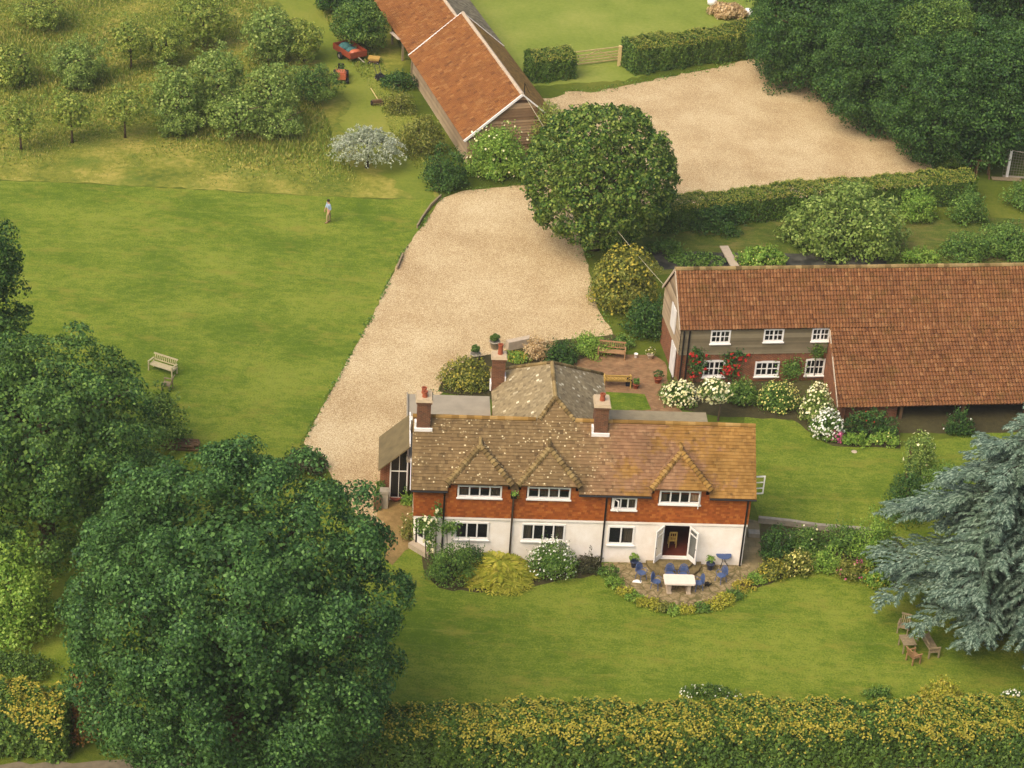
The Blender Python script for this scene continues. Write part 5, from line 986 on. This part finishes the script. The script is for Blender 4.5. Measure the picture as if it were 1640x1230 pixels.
pa = Vector((OX[0]+math.cos(OYW)*-.15, OX[1]+math.sin(OYW)*-.15, 5.45)); c_, s_ = math.cos(BYW), math.sin(BYW); pb = Vector((BX[0]-s_*5.35, BX[1]+c_*5.35, 3.9))
m = MB(); m.tube([pa.lerp(pb, i/14)-Vector((0, 0, 1.2*4*(i/14)*(1-i/14)*.6)) for i in range(15)], .016, 5); tag(m.build('overhead_cable', simple('pale cable', (206, 196, 160), .05)), 'thin pale overhead cable sagging from outbuilding gable to annex eave', 'cable')
m = MB(); m.box(-.3, .3, -1.9, 1.9, .1, .2); o = m.build('plank_bridge', m_stone); o.location = (14.32,137.58,0.00); o.rotation_euler = (0, 0, R(12)); tag(o, 'pale plank bridge laid across the dark pond', 'bridge')
cr = thing('chicken_run', 'white post and netting frame of a run under the dark trees', 'frame', (35.77,154.22,0.00)); m = MB(); m.box(-.09, .09, -.09, .09, 0, 2.3); m.box(2.3, 2.4, -.06, .06, 0, 1.9); m.build('post', m_whitewall, cr); m = MB(); m.bar((-.4, 0, 2.28), (2.6, 0, 2.0), .06); m.bar((-.4, 0, 2.28), (-.4, 1.8, 2.1), .06); m.bar((-.3, 0, .15), (2.5, 0, .1), .12); m.build('rail', m_greystone, cr)
m = MB()
for i in range(14): m.bar((-.35+i*.2, .02, 2.2-.018*i), (-.35+i*.2, .02, .1), .012)
for i in range(9): m.bar((-.35, .02, .2+i*.23), (2.5, .02, .2+i*.2), .012)
m.build('netting', m_greystone, cr)
tr_ = thing('timber_trestle', 'rough timber trestle frame beside the white post', 'frame', (33.89,154.14,0.00)); m = MB()
for x in (-.5, .5): m.bar((x, -.4, 0), (x*.8, 0, 1.3), .1); m.bar((x, .4, 0), (x*.8, 0, 1.3), .1)
m.build('leg', m_oldwood, tr_); m = MB(); m.bar((-.6, 0, 1.3), (.6, 0, 1.3), .12); m.build('beam', m_oldwood, tr_)
m = MB(); m.bar((0, 0, .08), (2.2, .1, .08), .5, .06); o = m.build('loose_plank', m_greywood); o.location = (34.59,153.82,0.00); tag(o, 'loose pale plank lying beside the chicken run', 'plank')
def heap(p):
    t = thing('straw_heap', 'tan heap of straw and clippings in the field behind the clipped hedge', 'heap', p); c = (p[0], p[1], .2); quads_np('straw', loc_leaves(clumps(c, 1.9, 1.3, 1.1, 60, .45, 60, .22, zlow=-.1), p), L['straw'], t)
heap((16.33,183.68,0.00))
for q, lab in (((18.07,184.00,0.00), 'white sack at the right end of the straw heap'), ((15.10,186.13,0.00), 'white sack at the back of the straw heap')):
    m = MB(); m.lathe([(.1, 0), (.42, .1), (.46, .4), (.3, .65), (.1, .72)], (0, 0, 0), 9); o = m.build('sack', m_white, None, True); o.location = q; tag(o, lab, 'sack')

# ------------------------------------------------------------------ furniture
def bench(label, p, rz, L_=1.75, mat=m_teak, lattice=False, group='garden benches'):
    t = thing('garden_bench', label, 'bench', p, rz, group); h = L_/2; m = MB()
    for i in range(5): m.box(-h+.05, h-.05, -.28+i*.105, -.19+i*.105, .43, .46)
    m.build('seat', mat, t); m = MB(); tl = Matrix.Translation((0, .27, .46)) @ Matrix.Rotation(R(-12), 4, 'X')
    m.box(-h+.02, h-.02, -.025, .025, .42, .52, tl); m.box(-h+.05, h-.05, -.02, .02, .08, .14, tl)
    if lattice:
        n = 7
        for i in range(n):
            x0 = -h+.06+(2*h-.12)*i/n; x1 = -h+.06+(2*h-.12)*(i+1)/n; m.bar(tl @ Vector((x0, 0, .14)), tl @ Vector((x1, 0, .42)), .03); m.bar(tl @ Vector((x0, .01, .42)), tl @ Vector((x1, .01, .14)), .03)
    else:
        n = int(L_/.13)
        for i in range(1, n): x = -h+L_*i/n; m.box(x-.022, x+.022, -.012, .012, .14, .42, tl)
    m.build('backrest', mat, t)
    for sx in (-1, 1):
        x = sx*(h-.04)
        for y, z in ((-.27, .64), (.27, .5)): m = MB(); m.box(x-.035, x+.035, y-.035, y+.035, 0, z); m.build('leg', mat, t)
        m = MB(); m.box(x-.045, x+.045, -.32, .3, .64, .68); m.box(x-.025, x+.025, -.24, .24, .37, .42); m.build('arm', mat, t)
    return t
bench('brown slatted bench facing the house on the brick terrace', (6.10,123.23,0.00), R(-3), 1.75, m_teak)
bench('yellow bench with a lattice back, half hidden behind the right chimney', (6.43,119.71,0.00), R(184), 1.7, m_yellowwood, True)
bench('pale weathered bench on the left lawn beside the large tree', (-21.17,117.71,0.00), R(-24), 1.75, m_benchwood)
bench('grey bench half hidden under the blue green cedar', (22.46,94.82,0.00), R(104), 1.6, m_greywood)
def garden_chair(label, p, rz, mat=m_greywood, group='wooden garden chairs'):
    t = thing('garden_chair', label, 'chair', p, rz, group); m = MB()
    for i in range(4): m.box(-.26, .26, -.26+i*.13, -.15+i*.13, .4, .43)
    m.build('seat', mat, t); m = MB(); tl = Matrix.Translation((0, .26, .43)) @ Matrix.Rotation(R(-14), 4, 'X'); m.box(-.27, .27, -.02, .02, .45, .54, tl)
    for i in range(5): x = -.2+i*.1; m.box(x-.025, x+.025, -.012, .012, 0, .45, tl)
    m.build('backrest', mat, t)
    for sx in (-1, 1):
        for y, z in ((-.24, .6), (.24, .45)): m = MB(); m.box(sx*.26-.03, sx*.26+.03, y-.03, y+.03, 0, z); m.build('leg', mat, t)
        m = MB(); m.box(sx*.28-.04, sx*.28+.04, -.3, .28, .6, .635); m.build('arm', mat, t)
garden_chair('weathered chair below the pale bench, partly under the tree leaves', (-20.57,115.70,0.00), R(-100)); garden_chair('brown wooden chair nearest the front lawn by the cedar', (21.54,93.66,0.00), R(120), m_teak); garden_chair('grey wooden chair behind the small table under the cedar', (21.32,96.20,0.00), R(-20))
def small_table(p):
    t = thing('side_table', 'small grey wooden table under the edge of the cedar', 'table', p, R(10)); m = MB()
    for i in range(5): m.box(-.35, .35, -.45+i*.18, -.29+i*.18, .6, .64)
    m.build('tabletop', m_greywood, t)
    for x in (-.3, .3):
        for y in (-.38, .38): m = MB(); m.box(x-.03, x+.03, y-.03, y+.03, 0, .6); m.build('leg', m_greywood, t)
small_table((21.31,94.69,0.00))
# patio set
def stone_table(p, rz):
    t = thing('patio_table', 'pale stone slab table in the middle of the patio', 'table', p, rz); m = MB(); w, d, r = .83, .45, .1; poly = []
    for cx_, cy_, a0 in ((w-r, d-r, 0), (-w+r, d-r, 90), (-w+r, -d+r, 180), (w-r, -d+r, 270)):
        for k in range(5): a = R(a0+k*22.5); poly.append((cx_+r*math.cos(a), cy_+r*math.sin(a)))
    m.prism(poly, .66, .75); m.build('tabletop', simple('pale table stone', (232, 216, 196), .05, 4, .7, .3, .9), t)
    for x in (-.52, .52): m = MB(); m.box(x-.09, x+.09, -.3, .3, .08, .66); m.box(x-.13, x+.13, -.36, .36, 0, .08); m.build('leg', m_stone, t)
stone_table((9.58,98.56,0.00), HYW)
def iron_chair():
    t = thing('iron_chair', '', 'chair', (0, 0, 0), 0, 'blue chairs on the patio'); m = MB(); m.lathe([(.02, .42), (.22, .43), (.24, .45), (.22, .465), (.02, .455)], (0, 0, 0), 14); m.build('seat', m_blue, t)
    m = MB(); pts = [Vector((.24*math.cos(a), .2+.03*math.sin(a)*0, 0)) for a in (0,)]; k = 12
    arc = [Vector((-.25*math.cos(math.pi*i/k), .2+.14*math.sin(math.pi*i/k)*.6, .5+.44*math.sin(math.pi*i/k)**.8)) for i in range(k+1)]; m.tube(arc, .022, 6)
    for i in range(2, k-1): b = Vector((arc[i].x*.75, .2, .45)); m.tube([b, arc[i]], .014, 5)
    for z in (.58, .72): m.tube([Vector((-.22*(1.25-z*.5)+.0, .22, z)), Vector((0, .26, z)), Vector((.22*(1.25-z*.5), .22, z))], .02, 5)
    m.quad((-.16, .235, .5), (.16, .235, .5), (.13, .275, .84), (-.13, .275, .84)); m.build('backrest', m_blue, t)
    for x in (-1, 1):
        for y in (-1, 1): m = MB(); m.tube([(x*.16, y*.16, .43), (x*.2, y*.2, .2), (x*.22, y*.22, 0)], .02, 5); m.build('leg', m_blue, t)
        m = MB(); m.tube([(x*.25, .2, .5), (x*.3, .05, .64), (x*.28, -.14, .6), (x*.22, -.16, .44)], .018, 5); m.build('arm', m_blue, t)
    return t
def dup(r, loc, rz, label):
    c = r.copy(); COL.objects.link(c); c.location = loc; c.rotation_euler = (0, 0, rz); c['label'] = label
    for ch in list(r.children): d = ch.copy(); COL.objects.link(d); d.parent = c
    return c
ic = iron_chair()
spots = [((9.13,99.42,0.00), R(8), 'blue iron chair behind the stone table, nearer the left'), ((9.84,99.45,0.00), R(-4), 'blue iron chair behind the stone table, nearer the right'), ((8.38,98.65,0.00), R(65), 'blue iron chair at the left end of the stone table'), ((10.62,98.79,0.00), R(-70), 'blue iron chair at the right end of the stone table'), ((7.59,99.36,0.00), R(40), 'blue iron chair standing apart by the left plant pot'), ((11.89,99.63,0.00), R(-50), 'blue iron chair standing apart below the round blue table')]
for i, (p, a, lab) in enumerate(spots):
    if i == 0: ic.location = p; ic.rotation_euler = (0, 0, a); ic['label'] = lab
    else: dup(ic, p, a, lab)
t = thing('round_table', 'round blue lattice table against the white wall', 'table', (12.07,101.16,0.00)); m = MB(); m.lathe([(.4, .7), (.42, .71), (.42, .735), (.4, .74)], (0, 0, 0), 20)
for i in range(9): x = -.36+i*.09; l = math.sqrt(max(0, .4**2-x*x)); m.bar((x, -l, .745), (x, l, .745), .025, .02); m.bar((-l, x, .75), (l, x, .75), .025, .02)
m.build('tabletop', m_blue, t)
for k in range(3): a = k*2.1; m = MB(); m.tube([(.05*math.cos(a), .05*math.sin(a), .68), (.1*math.cos(a), .1*math.sin(a), .3), (.3*math.cos(a), .3*math.sin(a), 0)], .022, 5); m.build('leg', m_black, t)
def pot(label, p, r=.2, h=.36, mat=m_terracotta, kind='mid', ph=.4, pr=.26, n=260, name='plant_pot', group='plant pots', fl=None, ball=False):
    t = thing(name, label, 'pot', p, 0, group); m = MB(); m.lathe([(r*.62, 0), (r*.7, .04), (r*.98, h*.86), (r*1.1, h*.88), (r*1.1, h), (r*.9, h), (r*.85, h-.04)], (0, 0, 0), 14); m.build('container', mat, t, True)
    if kind:
        c = (p[0], p[1], h+pr*.8 if ball else h+ph*.4); V = clumps(c, pr, pr, pr if ball else ph*.6, 16, pr*.4, n//16, .07 if ball else .1, zlow=-.8 if ball else -.3, amp=.04 if ball else .15); o = quads_np('plant', loc_leaves(V, p), L[kind], t)
        if fl: d = sph(20); flowers(o, d*np.array([pr, pr, ph*.6])+np.array([0, 0, c[2]]) if False else loc_leaves(leaves(np.array(c)+d*np.array([pr, pr, ph*.6]), d, .1, .9), p), fl)
    return t
pot('blue pot with a yellow green plant left of the french doors', (7.23,100.48,0.00), .22, .42, m_bluepot, 'bright', .5, .32); pot('blue pot with a yellow green plant right of the french doors', (11.37,100.73,0.00), .22, .42, m_bluepot, 'bright', .5, .32)
pot('terracotta pot by the end of the lattice bench', (7.59,119.56,0.00), .2, .34, m_terracotta, 'mid', .35, .24); pot('terracotta pot with a leafy plant at the foot of the annex gable', (8.95,120.43,0.00), .24, .36, m_terracotta, 'dark', .6, .34); pot('pot of yellow flowers right of the slatted bench', (8.54,123.40,0.00), .2, .3, m_stone, 'olive', .5, .34, fl='cream')
pot('small white pot beside the slatted bench', (7.64,123.36,0.00), .12, .3, m_white, None)
pot('stone urn holding a clipped ball, nearer the drive', (-2.38,121.61,0.00), .32, .55, m_greystone, 'hedge', .4, .33, 2600, 'topiary_urn', 'clipped balls in stone urns', ball=True); pot('stone urn holding a clipped ball, beside the tall chimney', (-1.25,123.34,0.00), .32, .55, m_greystone, 'hedge', .4, .33, 2600, 'topiary_urn', 'clipped balls in stone urns', ball=True)
pot('dark red tub on the step at the porch door', (-6.08,105.43,0.00), .3, .22, m_red, None, name='tub', group=None)
m = MB(); m.box(-.12, .12, -.1, .1, 0, .18); m.tube([(.1, 0, .05), (.25, 0, .2)], .025, 6); m.tube([(-.1, 0, .16), (0, 0, .28), (.1, 0, .16)], .015, 5); o = m.build('watering_can', m_black); o.location = (11.14,99.19,0.00); tag(o, 'small black can on the patio beside the right chair', 'can')
m = MB(); m.add([(-.28, -.1, .01), (.25, -.12, .01), (.3, .12, .01), (-.2, .12, .01), (0, 0, .16)], [(0, 1, 4), (1, 2, 4), (2, 3, 4), (3, 0, 4), (3, 2, 1, 0)]); o = m.build('folded_cloth', m_white); o.location = (7.38,99.11,0.00); tag(o, 'crumpled white cloth on the patio below the left chair', 'cloth')
m = MB(); m.box(-.2, .2, -.12, .14, 0, .3); m.box(-.16, .16, -.1, .1, .3, .62); m.tube([(-.14, 0, .6), (0, 0, .7), (.14, 0, .6)], .05, 6); o = m.build('dark_jacket', simple('navy cloth', (34, 36, 48), .1)); o.location = (7.17,119.81,0.00); tag(o, 'dark jacket bundled at the end of the lattice bench', 'jacket')
m = MB(); m.lathe([(.12, 0), (.18, .03), (.14, .07), (.03, .08)], (0, 0, 0), 9); o = m.build('pale_stone', m_stone); o.location = (20.47,113.83,0.00); tag(o, 'flat pale stone lying on the small lawn by the rose pillar', 'stone')
m = MB(); m.box(-.22, .22, -.2, .2, 0, 1.0); m.box(-.27, .27, -.25, .25, 1.0, 1.15); o = m.build('gate_pier', m_greystone); o.location = (-6.65,104.67,0.00); tag(o, 'grey stone pier beside the porch', 'pier')
m = MB(); m.box(-.2, .2, -.2, .2, 0, .9); o = m.build('gate_pier', m_oldwood); o.location = (-7.01,104.43,0.00); tag(o, 'short brown timber pier next to the grey stone pier', 'pier')

# dining chair inside the doors
p = HW(-3.75, 1.1, .43); t = thing('dining_chair', 'yellow wooden chair standing inside the open french doors', 'chair', p, HYW+R(180)); m = MB(); m.box(-.22, .22, -.2, .22, .44, .48); m.build('seat', m_yellowwood, t)
m = MB(); m.box(-.2, .2, .18, .22, .95, 1.05); m.box(-.2, .2, .18, .22, .7, .75)
for i in range(4): x = -.15+i*.1; m.box(x-.015, x+.015, .185, .215, .48, .95)
m.build('backrest', m_yellowwood, t)
for x in (-.2, .2):
    for y, z in ((-.18, .44), (.2, 1.0)): m = MB(); m.box(x-.02, x+.02, y-.02, y+.02, 0, z); m.build('leg', m_yellowwood, t)

# ------------------------------------------------------------------ garden machinery
def wheel(parent, c, r, w, ax='x', rim=m_greystone):
    m = MB(); c = Vector(c); d = Vector((w/2, 0, 0)) if ax == 'x' else Vector((0, w/2, 0)); m.tube([c-d, c-d*.5, c+d*.5, c+d], [r*.9, r, r, r*.9], 14); o = m.build('wheel', m_rubber, parent); m = MB(); m.tube([c-d*1.05, c+d*1.05], r*.5, 10); m.build('rim', rim, o)
def trailer(p, rz):
    t = thing('garden_trailer', 'red open trailer loaded with a teal cover and orange load', 'trailer', p, rz); l, w, z0, z1 = 1.25, .75, .45, .95; m = MB(); m.box(-l, l, -w, w, z0, z0+.05)
    for a, b, c, d in ((-l, l, -w-.04, -w), (-l, l, w, w+.04), (-l-.04, -l, -w-.04, w+.04), (l, l+.04, -w-.04, w+.04)): m.box(a, b, c, d, z0, z1)
    m.build('body', m_red, t); m = MB(); m.tube([(l, 0, z0+.02), (l+.9, 0, z0-.1)], .04, 6); m.build('drawbar', m_greystone, t)
    for y in (-w-.13, w+.13): wheel(t, (-.1, y, .3), .3, .16, 'y')
    return t
TP = (-14.74,168.94,0.00)
TZ = R(-52); trailer(TP, TZ)
def load(name, lab, off, sc, mat):
    m = MB(); M = Matrix.Rotation(TZ, 4, 'Z'); d = M @ Vector(off); m.lathe([(.25, 0), (.42, .1), (.45, .22), (.3, .38), (.08, .44)], (0, 0, 0), 9); o = m.build(name, mat, None, True); o.location = (TP[0]+d.x, TP[1]+d.y, .5); o.scale = sc; o.rotation_euler = (0, 0, TZ); tag(o, lab, 'load')
load('tarpaulin_bundle', 'teal tarpaulin bundled at the back of the red trailer', (-.65, 0, 0), (1.2, 1.4, 1.2), m_teal); load('tarpaulin_bundle', 'teal bundle in the middle of the red trailer', (.1, .1, 0), (.9, 1.2, .9), m_teal); load('orange_sack', 'orange sack at the front of the red trailer', (.8, 0, 0), (.85, 1.3, 1.1), m_orange)
def mower(p, rz):
    t = thing('ride_on_mower', 'orange red ride on mower parked at the end of the meadow bushes', 'mower', p, rz); m = MB(); m.box(-.95, -.1, -.36, .36, .4, .85); m.box(-.9, -.15, -.3, .3, .85, .97); m.build('bonnet', m_orange, t); m = MB(); m.box(-.1, .95, -.42, .42, .32, .55); m.box(.1, .7, -.5, .5, .12, .3); m.build('body', m_red, t)
    m = MB(); m.box(.35, .8, -.24, .24, .56, .68); m.box(.72, .84, -.24, .24, .68, 1.05); m.build('seat', m_black, t); m = MB(); m.tube([(.05, 0, .6), (.2, 0, 1.0)], .03, 6); m.lathe([(.17, 1.0), (.19, 1.02), (.17, 1.04)], (.2, 0, 0), 12); m.build('steering_wheel', m_black, t)
    for x, r in ((-.7, .22), (.6, .3)):
        for y in (-.5, .5): wheel(t, (x, y, r), r, .2, 'y')
mower((-14.98,164.27,0.00), R(96))
t = thing('hand_cart', 'small yellow topped cart on the grass by the open shed', 'cart', (-12.72,168.11,0.00), R(-4)); m = MB(); m.box(-.42, .42, -.3, .3, .32, .42); m.box(-.46, .46, -.34, .34, .42, .5); m.build('top', m_yellowwood, t); m = MB(); m.box(-.4, .4, -.28, .28, .16, .32); m.build('body', m_oldwood, t)
for x in (-.32, .32):
    for y in (-.3, .3): wheel(t, (x, y, .12), .12, .08, 'y')
t = thing('push_mower', 'black push mower with a long handle by the outbuilding corner', 'mower', (-11.95,164.91,0.00), R(25)); m = MB(); m.box(-.28, .28, -.3, .3, .14, .34); m.lathe([(.16, .34), (.16, .5), (.08, .56)], (0, 0, 0), 10); m.build('body', m_black, t); m = MB(); m.box(-.24, .24, -.75, -.32, .15, .5); m.build('grass_box', m_rubber, t); m = MB()
for x in (-.2, .2): m.tube([(x, .2, .25), (x, 1.0, .95)], .025, 5)
m.tube([(-.2, 1.0, .95), (.2, 1.0, .95)], .025, 5); m.build('handle', m_black, t)
for x in (-.32, .32):
    for y in (-.2, .22): wheel(t, (x, y, .12), .12, .07)
t = thing('cultivator', 'rusty two wheeled cultivator with a pale handle lying on the grass', 'cultivator', (-11.76,159.90,0.00), R(20)); m = MB(); m.box(-.4, .4, -.12, .12, .2, .42); m.build('body', m_oldwood, t); m = MB(); m.tube([(.1, 0, .35), (-.15, 1.4, .8)], .04, 6); m.build('handle', m_palewood, t)
for k in range(5): m = MB(); x = -.36+k*.18; m.tube([(x, -.1, .25), (x, -.3, .15), (x, -.25, 0)], .025, 5); m.build('tine', m_oldwood, t)
for x in (-.46, .46): wheel(t, (x, 0, .2), .2, .08, 'x', m_oldwood)

# ------------------------------------------------------------------ the walking man
def skin(name, pts, edges, radii, mat, parent=None, root=0, sub=2):
    me = bpy.data.meshes.new(name); me.from_pydata(pts, edges, []); o = link(name, me, mat, parent)
    md = o.modifiers.new('skin', 'SKIN'); md.use_smooth_shade = True
    if not me.skin_vertices: me.skin_vertices.new()
    for i, r in enumerate(radii): v = me.skin_vertices[0].data[i]; v.radius = (r, r) if not isinstance(r, tuple) else r; v.use_root = i == root
    s = o.modifiers.new('sub', 'SUBSURF'); s.levels = sub; s.render_levels = sub; return o
def person(p, rz):
    t = thing('person', 'man in a pale blue shirt and khaki trousers walking on the left lawn', 'person', p, rz)
    pts = [(0, 0, .95), (0, 0, 1.15), (0, -.01, 1.36), (0, -.02, 1.5), (0, -.05, 1.6), (0, -.05, 1.70)]; rad = [.13, .12, (.17, .11), .055, .09, .075]; ed = [(0, 1), (1, 2), (2, 3), (3, 4), (4, 5)]
    def add(a, q, r): pts.append(q); rad.append(r); ed.append((a, len(pts)-1)); return len(pts)-1
    J = {}
    for s in (-1, 1):
        sw = .16*s
        a = add(2, (s*.19, 0, 1.40), .06); a = add(a, (s*.25, .07*s, 1.14), .045); a = add(a, (s*.24, .07*s-.1, .9), .034); h = add(a, (s*.24, .07*s-.13, .82), .036); J[s] = h
        for k in range(4):
            b = add(h, (s*(.225+.0)+(.03-.02*k)*.0+s*.0, .07*s-.115-.022*k+.03, .745), .01); add(b, (s*.232, .07*s-.125-.022*k+.03, .69+.008*abs(k-1)), .009)
        b = add(h, (s*.205, .07*s-.16, .79), .011); add(b, (s*.195, .07*s-.18, .75), .009)
        k = add(0, (s*.09, -sw*.2, .86), .095); k = add(k, (s*.1, -sw*.9, .5), .062); k = add(k, (s*.1, -sw*.7+.08*(s > 0)*0, .09), .04); add(k, (s*.11, -sw*.7-.16, .04), .035)
    pts.append((0, -.145, 1.625)); rad.append(.016); ed.append((4, len(pts)-1))
    for s in (-1, 1): pts.append((s*.085, -.04, 1.62)); rad.append(.018); ed.append((4, len(pts)-1))
    skin('body', pts, ed, rad, m_skin, t)
    sp = [(0, 0, .93), (0, 0, 1.15), (0, -.01, 1.38), (0, -.015, 1.44)]; se = [(0, 1), (1, 2), (2, 3)]; sr = [(.17, .13), (.165, .125), (.19, .125), .075]
    for s in (-1, 1): n = len(sp); sp += [(s*.2, 0, 1.41), (s*.25, .07*s, 1.15), (s*.245, .07*s-.05, 1.03)]; se += [(2, n), (n, n+1), (n+1, n+2)]; sr += [.082, .066, .06]
    skin('shirt', sp, se, sr, m_shirt, t)
    tp = [(0, 0, .97), (0, 0, .9)]; te = [(0, 1)]; tr = [(.165, .125), (.16, .125)]
    for s in (-1, 1): sw = .16*s; n = len(tp); tp += [(s*.095, -sw*.2, .82), (s*.1, -sw*.9, .5), (s*.1, -sw*.7, .1)]; te += [(1, n), (n, n+1), (n+1, n+2)]; tr += [.112, .082, .07]
    skin('trousers', tp, te, tr, m_khaki, t)
    m = MB(); m.lathe([(.10, 0), (.108, .05), (.09, .11), (.04, .14)], (0, -.03, 1.62), 12); m.build('hair', m_hair, t, True)
    for s in (-1, 1):
        sw = .16*s; m = MB(); x = s*.105; y = -sw*.7; m.add([(x-.05, y+.07, 0), (x+.05, y+.07, 0), (x+.055, y-.2, 0), (x-.055, y-.2, 0), (x-.045, y+.06, .1), (x+.045, y+.06, .1), (x+.04, y-.18, .05), (x-.04, y-.18, .05)], [(3, 2, 1, 0), (4, 5, 6, 7), (0, 1, 5, 4), (1, 2, 6, 5), (2, 3, 7, 6), (3, 0, 4, 7)]); m.build('shoe', m_oldwood, t)
        m = MB(); m.lathe([(.004, -.01), (.011, 0), (.004, .01)], (s*.032, -.132, 1.64), 7); m.build('eye', m_black, t)
person((-13.37,139.36,0.00), R(-65))

# ------------------------------------------------------------------ light summer haze
def haze(density):
    s = NT('haze'); s.t.nodes.remove(s.b); v = s.n('ShaderNodeVolumePrincipled'); v.inputs['Color'].default_value = (.9, .88, .84, 1); v.inputs['Density'].default_value = density; v.inputs['Anisotropy'].default_value = .2
    s.t.links.new(v.outputs[0], s.out.inputs['Volume']); m = MB(); m.box(-420, 420, -120, 720, -1, 74, None, .5); tag(m.build('haze', s.m), kind='stuff')
haze(.00022)
